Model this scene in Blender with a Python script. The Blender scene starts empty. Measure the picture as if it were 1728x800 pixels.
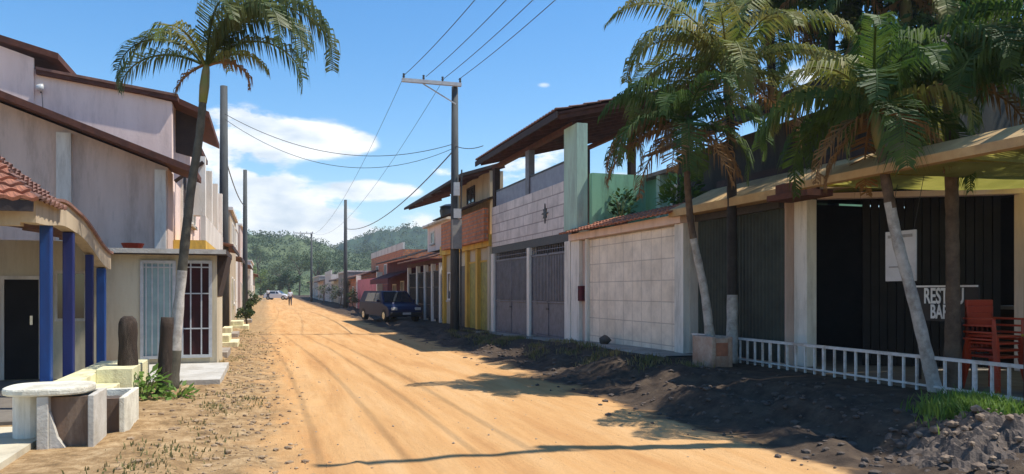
import bpy, math, random
from mathutils import Vector, Matrix, noise as mnoise
random.seed(11)
S = bpy.context.scene
C = S.collection
PI = math.pi
# ------------------------------------------------------------------ camera
TH = math.atan(414 / 1300.0)          # the street (+Y) vanishes left of the middle
EYE = 1.6
F, HV = 1300.0, 492.0
cd = bpy.data.cameras.new('camera'); cam = bpy.data.objects.new('camera', cd); C.objects.link(cam)
cam.location = (0, 0, EYE); cam.rotation_euler = (PI / 2, 0, -TH)
cd.sensor_width = 36; cd.lens = 36 * F / 1728; cd.shift_y = (HV - 400) / 1728
cd.clip_start = .05; cd.clip_end = 3000
S.camera = cam
# ------------------------------------------------------------------ sky, sun, exposure
SUN_EL, SUN_AZ = math.radians(61), math.radians(-16)     # azimuth from +X towards +Y
w = bpy.data.worlds.new('World'); S.world = w; w.use_nodes = True
nt = w.node_tree; nt.nodes.clear()
out = nt.nodes.new('ShaderNodeOutputWorld'); bg = nt.nodes.new('ShaderNodeBackground')
sky = nt.nodes.new('ShaderNodeTexSky'); sky.sky_type = 'NISHITA'; sky.sun_disc = False
sky.sun_elevation = SUN_EL; sky.sun_rotation = PI / 2 - SUN_AZ
sky.air_density = 1.15; sky.dust_density = .3; sky.ozone_density = 3.0; sky.altitude = 300
bg.inputs['Strength'].default_value = .105
tc = nt.nodes.new('ShaderNodeTexCoord')
hsv = nt.nodes.new('ShaderNodeHueSaturation'); hsv.inputs['Saturation'].default_value = 1.34; hsv.inputs['Value'].default_value = 1.28
nt.links.new(sky.outputs[0], hsv.inputs['Color'])
def wm(op, a, b=None, c=None):
    n = nt.nodes.new('ShaderNodeMath'); n.operation = op
    for i, v in enumerate((a, b, c)):
        if v is None: continue
        if isinstance(v, (int, float)): n.inputs[i].default_value = v
        else: nt.links.new(v, n.inputs[i])
    return n.outputs[0]
def direction(u, v):
    a = (u - 864) / F; b = (HV - v) / F
    d = Vector((math.sin(TH) + a * math.cos(TH), math.cos(TH) - a * math.sin(TH), b)); d.normalize(); return d
sep = nt.nodes.new('ShaderNodeSeparateXYZ'); nt.links.new(tc.outputs['Generated'], sep.inputs[0])
blobs = [(470, 235, .05, 1.1), (540, 232, .045, 1.1), (595, 240, .03, .9), (410, 215, .045, .9), (400, 190, .03, .8), (440, 300, .05, .9), (500, 345, .06, .95), (420, 350, .06, .9), (560, 385, .05, .7),
         (600, 320, .03, 1.0), (640, 322, .026, 1.0), (690, 322, .022, .6), (750, 290, .02, .6), (700, 385, .045, .8), (900, 255, .045, 1.0), (860, 290, .04, .9), (330, 250, .06, .9),
         (918, 143, .012, .45), (1390, 120, .05, .9), (520, 400, .06, .8), (1060, 300, .05, .8)]
tot = None
for (u, v, r, s) in blobs:
    d = direction(u, v)
    # flattened distance to the cloud's centre direction
    sub = nt.nodes.new('ShaderNodeVectorMath'); sub.operation = 'SUBTRACT'; nt.links.new(tc.outputs['Generated'], sub.inputs[0]); sub.inputs[1].default_value = d
    mul = nt.nodes.new('ShaderNodeVectorMath'); mul.operation = 'MULTIPLY'; nt.links.new(sub.outputs[0], mul.inputs[0]); mul.inputs[1].default_value = (1, 1, 2.4)
    ln = nt.nodes.new('ShaderNodeVectorMath'); ln.operation = 'LENGTH'; nt.links.new(mul.outputs[0], ln.inputs[0])
    g = wm('MULTIPLY', wm('EXPONENT', wm('MULTIPLY', wm('POWER', wm('DIVIDE', ln.outputs['Value'], r), 2.0), -1.0)), s)
    tot = g if tot is None else wm('ADD', tot, g)
mp = nt.nodes.new('ShaderNodeMapping'); mp.inputs['Scale'].default_value = (1, 1, 2.6); nt.links.new(tc.outputs['Generated'], mp.inputs[0])
nz = nt.nodes.new('ShaderNodeTexNoise'); nz.inputs['Scale'].default_value = 9; nz.inputs['Detail'].default_value = 9; nz.inputs['Roughness'].default_value = .58
nt.links.new(mp.outputs[0], nz.inputs['Vector'])
dens = wm('MULTIPLY', tot, wm('ADD', wm('MULTIPLY', nz.outputs[0], 3.8), -1.15))
mr = nt.nodes.new('ShaderNodeMapRange'); mr.interpolation_type = 'SMOOTHSTEP'; nt.links.new(dens, mr.inputs[0])
mr.inputs[1].default_value = .2; mr.inputs[2].default_value = .55; mr.inputs[3].default_value = 0; mr.inputs[4].default_value = .93
nz2 = nt.nodes.new('ShaderNodeTexNoise'); nz2.inputs['Scale'].default_value = 14; nz2.inputs['Detail'].default_value = 5; nt.links.new(mp.outputs[0], nz2.inputs['Vector'])
cr = nt.nodes.new('ShaderNodeValToRGB'); nt.links.new(nz2.outputs[0], cr.inputs[0])
cr.color_ramp.elements[0].position = .35; cr.color_ramp.elements[0].color = (5.2, 5.9, 6.6, 1)
cr.color_ramp.elements[1].position = .6; cr.color_ramp.elements[1].color = (8.8, 8.8, 8.7, 1)
mix = nt.nodes.new('ShaderNodeMix'); mix.data_type = 'RGBA'
nt.links.new(mr.outputs[0], mix.inputs['Factor']); nt.links.new(hsv.outputs[0], mix.inputs[6]); nt.links.new(cr.outputs[0], mix.inputs[7])
nt.links.new(mix.outputs[2], bg.inputs[0]); nt.links.new(bg.outputs[0], out.inputs[0])
sl = bpy.data.lights.new('sun', 'SUN'); so = bpy.data.objects.new('sun', sl); C.objects.link(so)
sl.energy = 4.6; sl.angle = math.radians(.55); sl.color = (1, .94, .84)
sd = Vector((math.cos(SUN_EL) * math.cos(SUN_AZ), math.cos(SUN_EL) * math.sin(SUN_AZ), math.sin(SUN_EL)))
so.rotation_euler = sd.to_track_quat('Z', 'Y').to_euler()
S.view_settings.view_transform = 'Standard'; S.view_settings.look = 'None'; S.view_settings.gamma = 1
S.view_settings.use_curve_mapping = False; S.view_settings.exposure = .5
S.render.engine = 'CYCLES'

# ------------------------------------------------------------------ reading positions off the photograph, with a real depth each time
SI, CO = math.sin(TH), math.cos(TH)
def onX(u, v, X):
    a = (u - 864) / F; y = X * (CO - a * SI) / (SI + a * CO); d = X * SI + y * CO
    return Vector((X, y, EYE + (HV - v) * d / F))
def onY(u, v, Y):
    a = (u - 864) / F; x = Y * (SI + a * CO) / (CO - a * SI); d = x * SI + Y * CO
    return Vector((x, Y, EYE + (HV - v) * d / F))
def onD(u, v, d):
    a = (u - 864) / F
    return Vector((d * (SI + a * CO), d * (CO - a * SI), EYE + (HV - v) * d / F))
# ------------------------------------------------------------------ materials
MATS = {}
def newmat(name):
    m = bpy.data.materials.new(name); m.use_nodes = True
    n = m.node_tree; b = n.nodes['Principled BSDF']; return m, n, b
def N(n, t, **kw):
    x = n.nodes.new(t)
    for k, v in kw.items():
        if k in x.inputs: x.inputs[k].default_value = v
        else: setattr(x, k, v)
    return x
def mat(name, c1, c2=None, scale=3, rough=.85, bump=.15, metal=0, spec=.3, streak=False, dirt=None, fine=None, contrast=(.35, .65)):
    if name in MATS: return MATS[name]
    m, n, b = newmat(name)
    if c2 is None: c2 = tuple(x * .75 for x in c1)
    t = N(n, 'ShaderNodeTexCoord')
    src = t.outputs['Object']
    if streak:
        mp = N(n, 'ShaderNodeMapping'); mp.inputs['Scale'].default_value = (1, 1, .18); n.links.new(src, mp.inputs[0]); src2 = mp.outputs[0]
    else: src2 = src
    nz = N(n, 'ShaderNodeTexNoise', Scale=scale, Detail=8, Roughness=.65); n.links.new(src2, nz.inputs['Vector'])
    r = N(n, 'ShaderNodeValToRGB'); r.color_ramp.elements[0].position = contrast[0]; r.color_ramp.elements[1].position = contrast[1]
    r.color_ramp.elements[0].color = (*c1, 1); r.color_ramp.elements[1].color = (*c2, 1); n.links.new(nz.outputs[0], r.inputs[0])
    col = r.outputs[0]
    if dirt:
        n3 = N(n, 'ShaderNodeTexNoise', Scale=scale * (1.1 if streak else .35), Detail=10, Roughness=.75); n.links.new(src2, n3.inputs['Vector'])
        r3 = N(n, 'ShaderNodeValToRGB'); r3.color_ramp.elements[0].position = .48; r3.color_ramp.elements[1].position = .74
        r3.color_ramp.elements[0].color = (0, 0, 0, 1); r3.color_ramp.elements[1].color = (1, 1, 1, 1); n.links.new(n3.outputs[0], r3.inputs[0])
        mx = N(n, 'ShaderNodeMix', data_type='RGBA'); n.links.new(r3.outputs[0], mx.inputs['Factor']); n.links.new(col, mx.inputs[6]); mx.inputs[7].default_value = (*dirt, 1)
        col = mx.outputs[2]
    n.links.new(col, b.inputs['Base Color'])
    b.inputs['Roughness'].default_value = rough; b.inputs['Metallic'].default_value = metal; b.inputs['Specular IOR Level'].default_value = spec
    if bump:
        nf = N(n, 'ShaderNodeTexNoise', Scale=fine or scale * 9, Detail=6); n.links.new(src, nf.inputs['Vector'])
        bp = N(n, 'ShaderNodeBump', Strength=bump, Distance=.02); n.links.new(nf.outputs[0], bp.inputs['Height']); n.links.new(bp.outputs[0], b.inputs['Normal'])
    MATS[name] = m; return m
def brick(name, c1, c2, mortar, bw, bh, ms=.012, rough=.85, bump=.4, offset=.5, dirt=None):
    if name in MATS: return MATS[name]
    m, n, b = newmat(name)
    t = N(n, 'ShaderNodeTexCoord'); s = N(n, 'ShaderNodeSeparateXYZ'); n.links.new(t.outputs['Object'], s.inputs[0])
    ad = N(n, 'ShaderNodeMath', operation='ADD'); n.links.new(s.outputs[0], ad.inputs[0]); n.links.new(s.outputs[1], ad.inputs[1])
    cb = N(n, 'ShaderNodeCombineXYZ'); n.links.new(ad.outputs[0], cb.inputs[0]); n.links.new(s.outputs[2], cb.inputs[1])
    br = N(n, 'ShaderNodeTexBrick', offset=offset); br.inputs['Scale'].default_value = 1; br.inputs['Brick Width'].default_value = bw; br.inputs['Row Height'].default_value = bh
    br.inputs['Mortar Size'].default_value = ms; br.inputs['Mortar Smooth'].default_value = .3
    br.inputs['Color1'].default_value = (*c1, 1); br.inputs['Color2'].default_value = (*c2, 1); br.inputs['Mortar'].default_value = (*mortar, 1)
    n.links.new(cb.outputs[0], br.inputs['Vector'])
    nz = N(n, 'ShaderNodeTexNoise', Scale=2.2, Detail=9, Roughness=.7); n.links.new(t.outputs['Object'], nz.inputs['Vector'])
    mr = N(n, 'ShaderNodeMapRange'); mr.inputs[1].default_value = .3; mr.inputs[2].default_value = .7; mr.inputs[3].default_value = .7; mr.inputs[4].default_value = 1.12; n.links.new(nz.outputs[0], mr.inputs[0])
    mx = N(n, 'ShaderNodeVectorMath', operation='SCALE'); n.links.new(br.outputs[0], mx.inputs[0]); n.links.new(mr.outputs[0], mx.inputs['Scale'])
    n.links.new(mx.outputs[0], b.inputs['Base Color'])
    b.inputs['Roughness'].default_value = rough
    bp = N(n, 'ShaderNodeBump', Strength=bump, Distance=.01, invert=True); n.links.new(br.outputs['Fac'], bp.inputs['Height']); n.links.new(bp.outputs[0], b.inputs['Normal'])
    MATS[name] = m; return m
def leafmat(name, c1, c2, trans=.35, rough=.55):
    m, n, b = newmat(name)
    t = N(n, 'ShaderNodeTexCoord'); nz = N(n, 'ShaderNodeTexNoise', Scale=2.6, Detail=4); n.links.new(t.outputs['Object'], nz.inputs['Vector'])
    r = N(n, 'ShaderNodeValToRGB'); r.color_ramp.elements[0].position = .38; r.color_ramp.elements[1].position = .62
    r.color_ramp.elements[0].color = (*c1, 1); r.color_ramp.elements[1].color = (*c2, 1); n.links.new(nz.outputs[0], r.inputs[0])
    n.links.new(r.outputs[0], b.inputs['Base Color']); b.inputs['Roughness'].default_value = rough; b.inputs['Specular IOR Level'].default_value = .35
    tr = N(n, 'ShaderNodeBsdfTranslucent'); n.links.new(r.outputs[0], tr.inputs[0])
    ms = N(n, 'ShaderNodeMixShader'); ms.inputs[0].default_value = trans
    n.links.new(b.outputs[0], ms.inputs[1]); n.links.new(tr.outputs[0], ms.inputs[2]); n.links.new(ms.outputs[0], n.nodes['Material Output'].inputs[0])
    MATS[name] = m; return m
M = dict(
    pink=mat('pink_render', (.84, .66, .58), (.76, .58, .50), 2.2, dirt=(.56, .43, .37), streak=True),
    mauve=mat('mauve_and_shaded_pink_render', (.64, .48, .40), (.53, .39, .32), 2, dirt=(.34, .25, .2), streak=True),
    cream=mat('cream_render', (.58, .52, .38), (.5, .43, .3), 2, dirt=(.34, .29, .21), streak=True),
    white=mat('white_limewash', (.84, .80, .72), (.74, .69, .6), 3, dirt=(.4, .37, .31), streak=True),
    oldwhite=mat('stained_white', (.76, .71, .63), (.55, .49, .42), 2.5, dirt=(.3, .25, .2), streak=True),
    yellowpale=mat('pale_yellow_paint', (.78, .74, .46), (.62, .57, .34), 6, bump=.4, dirt=(.36, .31, .2), streak=True),
    yellow=mat('mustard_paint', (.72, .47, .09), (.6, .36, .06), 3, dirt=(.28, .18, .07), streak=True),
    olive=mat('olive_door_paint', (.36, .32, .05), (.2, .18, .04), 5, rough=.5),
    beige=mat('beige_render', (.50, .40, .27), (.4, .31, .2), 2.4, dirt=(.25, .19, .13), streak=True),
    beam=mat('ochre_fascia', (.55, .38, .18), (.42, .27, .12), 3, dirt=(.24, .16, .09)),
    green=mat('mint_render', (.26, .52, .33), (.2, .43, .27), 2, dirt=(.14, .25, .17), streak=True),
    palegreen=mat('pale_mint_paint', (.45, .62, .50), (.35, .5, .4), 3, dirt=(.25, .3, .25), streak=True),
    blue=mat('blue_column_paint', (.008, .055, .22), (.008, .035, .14), 5, rough=.5, dirt=(.02, .03, .12), streak=True),
    darkblue=mat('navy_column_paint', (.01, .022, .12), (.012, .014, .08), 5, rough=.5, dirt=(.04, .03, .09), streak=True),
    concrete=mat('grey_concrete', (.36, .34, .30), (.26, .245, .22), 4, bump=.3, dirt=(.17, .15, .13)),
    pale=mat('pale_concrete', (.56, .53, .47), (.44, .41, .35), 4, bump=.3, dirt=(.3, .26, .2)),
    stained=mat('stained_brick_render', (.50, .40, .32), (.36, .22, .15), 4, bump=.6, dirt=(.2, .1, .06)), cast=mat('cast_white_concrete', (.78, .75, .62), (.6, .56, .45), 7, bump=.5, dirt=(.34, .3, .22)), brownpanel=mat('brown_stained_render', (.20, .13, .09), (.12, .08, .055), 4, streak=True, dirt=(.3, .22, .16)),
    pole=mat('pole_concrete', (.085, .09, .09), (.055, .06, .06), 5, bump=.3, dirt=(.04, .04, .04), streak=True),
    greymetal=mat('grey_painted_steel', (.19, .185, .21), (.13, .13, .15), 6, rough=.5, spec=.4, dirt=(.09, .09, .1)),
    bluegrey=mat('blue_grey_sheet', (.25, .28, .34), (.19, .21, .26), 4, rough=.5),
    darkmetal=mat('dark_steel', (.035, .035, .04), (.06, .055, .05), 8, rough=.5),
    whitemetal=mat('white_painted_steel', (.72, .72, .7), (.58, .56, .52), 9, rough=.45, dirt=(.3, .22, .15)),
    galv=mat('pale_galvanised_steel', (.52, .53, .53), (.40, .41, .42), 8, rough=.5),
    wood=mat('red_brown_timber', (.13, .05, .032), (.08, .032, .022), 5, streak=False, dirt=(.05, .025, .02)),
    darkwood=mat('dark_timber', (.05, .032, .024), (.03, .02, .016), 6),
    darkroof=mat('dark_roof_edge', (.055, .04, .036), (.035, .028, .028), 5),  # even dark brown for roofs, slabs and eave boards
    fibredark=mat('near_black_sheeting', (.045, .045, .04), (.025, .025, .022), 1.5, streak=True, dirt=(.09, .085, .07)), terra=mat('terracotta_tile', (.42, .17, .095), (.28, .105, .06), 5, bump=.3, dirt=(.16, .09, .065)),  # fibredark is near-black with paler streaks
    oldterra=mat('weathered_tile', (.27, .14, .10), (.17, .09, .07), 5, bump=.3, dirt=(.1, .065, .055)),
    fibre=mat('fibre_cement_sheet', (.28, .25, .22), (.18, .16, .145), 4, dirt=(.09, .08, .075)),
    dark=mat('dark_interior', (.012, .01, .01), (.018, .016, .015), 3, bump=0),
    darkgreen=mat('dark_green_shutter', (.05, .062, .048), (.025, .033, .028), 2, rough=.6, dirt=(.05, .055, .045)),
    maroondark=mat('dark_maroon_door', (.05, .012, .012), (.03, .01, .01), 4), maroon=mat('maroon_cloth', (.11, .015, .022), (.07, .01, .016), 3),
    pinkpaint=mat('bright_pink_paint', (.62, .22, .26), (.5, .17, .2), 3, dirt=(.3, .13, .13)),
    asph=mat('porch_floor', (.20, .18, .15), (.14, .12, .1), 4),
    red=mat('red_plastic', (.42, .045, .012), (.34, .03, .01), 3, rough=.4, bump=0, spec=.5),
    yplastic=mat('yellow_plastic', (.42, .33, .03), (.34, .25, .02), 3, rough=.4, bump=0, spec=.5),
    black=mat('black_rubber', (.02, .02, .02), (.03, .03, .03), 8, rough=.8),
    carblue=mat('dark_blue_car_paint', (.012, .018, .06), (.01, .014, .05), 3, rough=.5, bump=0, spec=.25),
    cargreen=mat('dark_green_car_paint', (.01, .035, .03), (.009, .028, .024), 3, rough=.5, bump=0, spec=.25),
    carwhite=mat('white_car_paint', (.7, .7, .7), (.66, .66, .66), 3, rough=.25, bump=0, spec=.6),
    chrome=mat('dull_chrome', (.5, .5, .5), (.4, .4, .4), 3, rough=.25, bump=0, metal=1),
    lamp=mat('clear_lamp', (.6, .6, .56), (.5, .5, .48), 3, rough=.15, bump=0, spec=.8),
    redlamp=mat('red_lamp', (.3, .01, .01), (.25, .01, .01), 3, rough=.2, bump=0, spec=.8),
    glass=mat('dark_glass', (.02, .025, .03), (.03, .035, .04), 2, rough=.08, bump=0, spec=.9),
    paleglass=mat('pale_curtained_glass', (.30, .42, .42), (.22, .33, .34), 4, rough=.25, bump=0, spec=.7),
    skin=mat('skin', (.24, .12, .07), (.2, .1, .06), 5, bump=0), shirt=mat('white_shirt', (.6, .62, .68), (.5, .52, .58), 8), jeans=mat('dark_trousers', (.03, .035, .06), (.02, .025, .04), 8),
    hair=mat('black_hair', (.012, .01, .008), (.02, .015, .012), 8),
    trunk=mat('grey_palm_trunk', (.13, .12, .09), (.07, .065, .05), 7, bump=.5, dirt=(.07, .06, .045)),
    darktrunk=mat('dark_palm_trunk', (.045, .04, .034), (.025, .022, .02), 7, bump=.5),
    browntrunk=mat('brown_palm_trunk', (.17, .12, .08), (.09, .06, .04), 7, bump=.5, dirt=(.05, .035, .028)),
    limetrunk=mat('whitewashed_trunk', (.55, .53, .49), (.36, .34, .3), 9, bump=.5, dirt=(.15, .13, .11)),
    shaft=mat('green_crown_shaft', (.16, .20, .06), (.22, .18, .08), 5, rough=.5),
    stump=mat('dark_stump_bark', (.055, .036, .026), (.025, .02, .015), 9, bump=1, dirt=(.12, .09, .07), streak=True),
    sign=mat('white_board', (.62, .6, .56), (.52, .5, .46), 3, rough=.5, bump=0, dirt=(.4, .38, .35)),
    black2=mat('black_board', (.02, .02, .02), (.03, .03, .03), 3, rough=.5, bump=0),
    letter=mat('white_lettering', (.85, .85, .82), (.78, .78, .75), 3, rough=.5, bump=0),
    rock=mat('pale_rubble', (.42, .34, .25), (.27, .21, .155), 6, bump=.5), darkrock=mat('dark_rubble', (.13, .10, .08), (.07, .055, .045), 6, bump=.5),
    verge=mat('earthy_stone', (.42, .30, .18), (.17, .11, .065), 6, bump=.5), rubble2=mat('brown_rubble', (.30, .22, .15), (.14, .10, .075), 6, bump=.5), kerb=mat('worn_kerb', (.40, .35, .28), (.26, .22, .18), 3, bump=.3, dirt=(.14, .11, .09)),
    tank=mat('dark_blue_tank', (.02, .03, .055), (.03, .04, .06), 3, rough=.5),
)
M['sheet'] = leafmat('yellow_green_translucent_sheet', (.40, .37, .09), (.29, .28, .06), .5, .7)
M['leaf'] = leafmat('palm_green', (.035, .085, .016), (.09, .145, .024), .4, .6)
M['leafb'] = leafmat('palm_olive', (.06, .10, .03), (.15, .17, .05), .45, .5)
M['leaf2'] = leafmat('palm_yellow_green', (.14, .18, .03), (.22, .20, .05), .4, .6)
M['deadleaf'] = leafmat('dry_frond', (.28, .15, .05), (.16, .09, .035), .25, .8)
M['treeleaf'] = leafmat('mango_leaf', (.018, .045, .012), (.04, .085, .018), .3, .45)
M['farleaf'] = leafmat('far_tree_leaf', (.045, .085, .03), (.09, .12, .04), .25, .7)  # lightened so some distant haze sits in the leaf colour
M['lightleaf'] = leafmat('light_tree_leaf', (.12, .19, .03), (.17, .22, .05), .35, .7)
M['grass'] = leafmat('verge_grass', (.14, .15, .05), (.27, .22, .10), .4, .7)
M['weed'] = leafmat('weed_leaf', (.08, .17, .025), (.17, .27, .05), .4, .6)  # brightened to stand in for sunlight on the grass clump
M['tilewall'] = brick('white_tile_panels', (.88, .77, .63), (.84, .72, .57), (.56, .47, .38), .46, .46, .012, .4, .3, 0)
M['greytile'] = brick('pale_grey_wall_tile', (.72, .65, .60), (.60, .53, .49), (.33, .28, .26), .9, .34, .02, .6, .4, .5)
M['redbrick'] = brick('hollow_red_brick', (.68, .22, .07), (.50, .15, .05), (.27, .21, .17), .24, .15, .02)
M['greybrick'] = brick('grey_block', (.30, .27, .23), (.22, .195, .17), (.17, .15, .13), .4, .2, .015)

# ground material: sandy road, stony verge on the left, dark turned soil on the right bank, widened in place of shade
def ground_material():
    m, n, b = newmat('street_earth')
    t = N(n, 'ShaderNodeTexCoord'); s = N(n, 'ShaderNodeSeparateXYZ'); n.links.new(t.outputs['Object'], s.inputs[0])
    def noise(scale, detail=8, rough=.6, vec=None, dist=0):
        x = N(n, 'ShaderNodeTexNoise', Scale=scale, Detail=detail, Roughness=rough, Distortion=dist); n.links.new(vec or t.outputs['Object'], x.inputs['Vector']); return x.outputs[0]
    def ramp(src, stops):
        r = N(n, 'ShaderNodeValToRGB'); n.links.new(src, r.inputs[0])
        e = r.color_ramp.elements
        e[0].position, e[0].color = stops[0][0], (*stops[0][1], 1); e[1].position, e[1].color = stops[-1][0], (*stops[-1][1], 1)
        for p, c in stops[1:-1]: x = e.new(p); x.color = (*c, 1)
        return r.outputs[0]
    def mth(op, a, bb, c=None):
        x = N(n, 'ShaderNodeMath', operation=op)
        for i, v in enumerate((a, bb, c)):
            if v is None: continue
            if isinstance(v, (int, float)): x.inputs[i].default_value = v
            else: n.links.new(v, x.inputs[i])
        return x.outputs[0]
    def mr(src, a, bb, smooth=True):
        x = N(n, 'ShaderNodeMapRange'); x.interpolation_type = 'SMOOTHSTEP'; n.links.new(src, x.inputs[0]); x.inputs[1].default_value = a; x.inputs[2].default_value = bb; return x.outputs[0]
    def mixc(f, a, bb):
        x = N(n, 'ShaderNodeMix', data_type='RGBA')
        n.links.new(f, x.inputs['Factor']); n.links.new(a, x.inputs[6]); n.links.new(bb, x.inputs[7]); return x.outputs[2]
    stretch = N(n, 'ShaderNodeMapping'); stretch.inputs['Scale'].default_value = (1.0, .09, 1); n.links.new(t.outputs['Object'], stretch.inputs[0])
    road = ramp(noise(2.2, 10, .65, stretch.outputs[0], .3), [(.3, (.44, .225, .085)), (.5, (.54, .305, .125)), (.72, (.60, .375, .18))])
    patch = ramp(noise(.7, 8, .6), [(.42, (.40, .21, .09)), (.6, (.58, .33, .14))])
    f0 = mr(noise(3.5, 9, .7), .55, .8); road = mixc(mth('MULTIPLY', f0, .6), road, patch)
    verge = ramp(noise(5, 10, .75), [(.3, (.13, .085, .045)), (.46, (.27, .17, .08)), (.58, (.40, .27, .14)), (.72, (.52, .38, .22))])
    soil = ramp(noise(4, 10, .7), [(.3, (.03, .022, .017)), (.5, (.07, .05, .036)), (.68, (.11, .08, .055)), (.8, (.2, .15, .1))])
    edge = mth('MULTIPLY', mth('SUBTRACT', noise(1.1, 6, .6), .5), 1.9)
    xx = mth('ADD', s.outputs[0], edge)
    fl = mr(xx, .55, -.35); fr = mr(xx, 4.6, 5.1)  # soil colour reaches further onto the road in place of shade
    xw = mth('ADD', s.outputs[0], mth('MULTIPLY', mth('SUBTRACT', noise(.25, 3, .5), .5), .35))
    rut = None
    for rc, wd in ((.95, .09), (1.5, .05), (2.25, .10), (3.0, .06), (3.6, .09), (4.3, .05)):
        g_ = mth('EXPONENT', mth('MULTIPLY', mth('POWER', mth('ABSOLUTE', mth('DIVIDE', mth('SUBTRACT', xw, rc), wd), None), 2.0), -1.0), None)
        rut = g_ if rut is None else mth('ADD', rut, g_)
    rutn = mth('MULTIPLY', rut, mr(noise(2.6, 8, .75), .4, .7)); dk = N(n, 'ShaderNodeRGB'); dk.outputs[0].default_value = (.30, .16, .07, 1)
    road = mixc(mth('MULTIPLY', rutn, .22), road, dk.outputs[0])
    spots = mr(noise(5.5, 6, .7), .66, .74); road = mixc(mth('MULTIPLY', spots, .4), road, dk.outputs[0])
    c = mixc(fl, road, verge); c = mixc(fr, c, soil)
    n.links.new(c, b.inputs['Base Color']); b.inputs['Roughness'].default_value = .95; b.inputs['Specular IOR Level'].default_value = .15
    h = mth('ADD', mth('MULTIPLY', noise(14, 10, .7), 1.0), mth('MULTIPLY', noise(60, 5, .6), .35))
    h2 = mth('ADD', h, mth('MULTIPLY', noise(3.2, 6, .6, stretch.outputs[0]), 2.0))
    bp = N(n, 'ShaderNodeBump', Strength=.55, Distance=.035); n.links.new(h2, bp.inputs['Height']); n.links.new(bp.outputs[0], b.inputs['Normal'])
    return m
# ------------------------------------------------------------------ mesh helpers
LOC = {}
class MB:
    def __init__(s): s.v = []; s.f = []; s.mi = []; s.cur = 0
    def add(s, vs, fs):
        o = len(s.v); s.v += [tuple(p) for p in vs]; s.f += [[i + o for i in f] for f in fs]; s.mi += [s.cur] * len(fs); return s
    def box(s, x0, x1, y0, y1, z0, z1):
        x0, x1 = min(x0, x1), max(x0, x1); y0, y1 = min(y0, y1), max(y0, y1); z0, z1 = min(z0, z1), max(z0, z1)
        return s.add([(x0, y0, z0), (x1, y0, z0), (x1, y1, z0), (x0, y1, z0), (x0, y0, z1), (x1, y0, z1), (x1, y1, z1), (x0, y1, z1)],
                     [(0, 3, 2, 1), (4, 5, 6, 7), (0, 1, 5, 4), (1, 2, 6, 5), (2, 3, 7, 6), (3, 0, 4, 7)])
    def bar(s, a, b, w, h, up=(0, 0, 1)):
        a, b = Vector(a), Vector(b); d = (b - a).normalized(); u = Vector(up); r = d.cross(u)
        if r.length < 1e-4: r = d.cross(Vector((1, 0, 0)))
        r.normalize(); u = r.cross(d).normalized(); r *= w / 2; u *= h / 2
        vs = [a - r - u, a + r - u, a + r + u, a - r + u, b - r - u, b + r - u, b + r + u, b - r + u]
        return s.add(vs, [(0, 1, 2, 3), (7, 6, 5, 4), (0, 4, 5, 1), (1, 5, 6, 2), (2, 6, 7, 3), (3, 7, 4, 0)])
    def prism(s, poly, axis, a, b):
        n = len(poly); vs = []
        for t in (a, b):
            for p in poly: vs.append((t, p[0], p[1]) if axis == 'x' else (p[0], t, p[1]) if axis == 'y' else (p[0], p[1], t))
        fs = [tuple(range(n))[::-1], tuple(range(n, 2 * n))] + [(i, (i + 1) % n, n + (i + 1) % n, n + i) for i in range(n)]
        return s.add(vs, fs)
    def tube(s, pts, rad, n=10, caps=True):
        pts = [Vector(p) for p in pts]
        if not isinstance(rad, (list, tuple)): rad = [rad] * len(pts)
        vs, fs = [], []; prev = None
        for i, p in enumerate(pts):
            d = (pts[min(i + 1, len(pts) - 1)] - pts[max(i - 1, 0)]).normalized()
            if prev is None:
                r = d.cross(Vector((0, 1, 0)));
                if r.length < .1: r = d.cross(Vector((1, 0, 0)))
            else: r = prev - d * prev.dot(d)
            r.normalize(); prev = r; q = d.cross(r)
            for k in range(n):
                a = 2 * PI * k / n; vs.append(p + (r * math.cos(a) + q * math.sin(a)) * rad[i])
        for i in range(len(pts) - 1):
            for k in range(n):
                k2 = (k + 1) % n; fs.append((i * n + k, i * n + k2, (i + 1) * n + k2, (i + 1) * n + k))
        if caps: fs += [tuple(range(n))[::-1], tuple(range((len(pts) - 1) * n, len(pts) * n))]
        return s.add(vs, fs)
    def strip(s, rows):           # a grid of points, rows of equal length
        m = len(rows[0]); vs = [p for r in rows for p in r]
        return s.add(vs, [(i * m + j, i * m + j + 1, (i + 1) * m + j + 1, (i + 1) * m + j) for i in range(len(rows) - 1) for j in range(m - 1)])
    def build(s, name, m, parent=None, smooth=False, bevel=0, solid=0, loc=None):
        base = Vector(LOC[parent.name]) if parent else Vector(loc) if loc is not None else Vector((0, 0, 0))
        me = bpy.data.meshes.new(name)
        me.from_pydata([(p[0] - base.x, p[1] - base.y, p[2] - base.z) for p in s.v], [], s.f)
        for mm in (m if isinstance(m, (list, tuple)) else [m]): me.materials.append(mm)
        if any(s.mi): me.polygons.foreach_set('material_index', s.mi)
        if smooth: me.polygons.foreach_set('use_smooth', [True] * len(me.polygons))
        me.update()
        o = bpy.data.objects.new(name, me); C.objects.link(o); LOC[o.name] = base
        if parent: o.parent = parent
        else: o.location = base
        if solid: q = o.modifiers.new('solid', 'SOLIDIFY'); q.thickness = solid
        if bevel: q = o.modifiers.new('bevel', 'BEVEL'); q.width = bevel; q.segments = 2; q.limit_method = 'ANGLE'
        return o
def tag(o, label, cat, group=None, kind=None):
    o['label'] = label; o['category'] = cat
    if group: o['group'] = group
    if kind: o['kind'] = kind
    return o
def thing(name, label, cat, loc, group=None):
    o = bpy.data.objects.new(name, None); C.objects.link(o); o.location = loc; o.empty_display_size = .2
    LOC[o.name] = Vector(loc); return tag(o, label, cat, group)
def bx(name, m, parent, *a, bevel=0): return MB().box(*a).build(name, m, parent, bevel=bevel)
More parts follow.
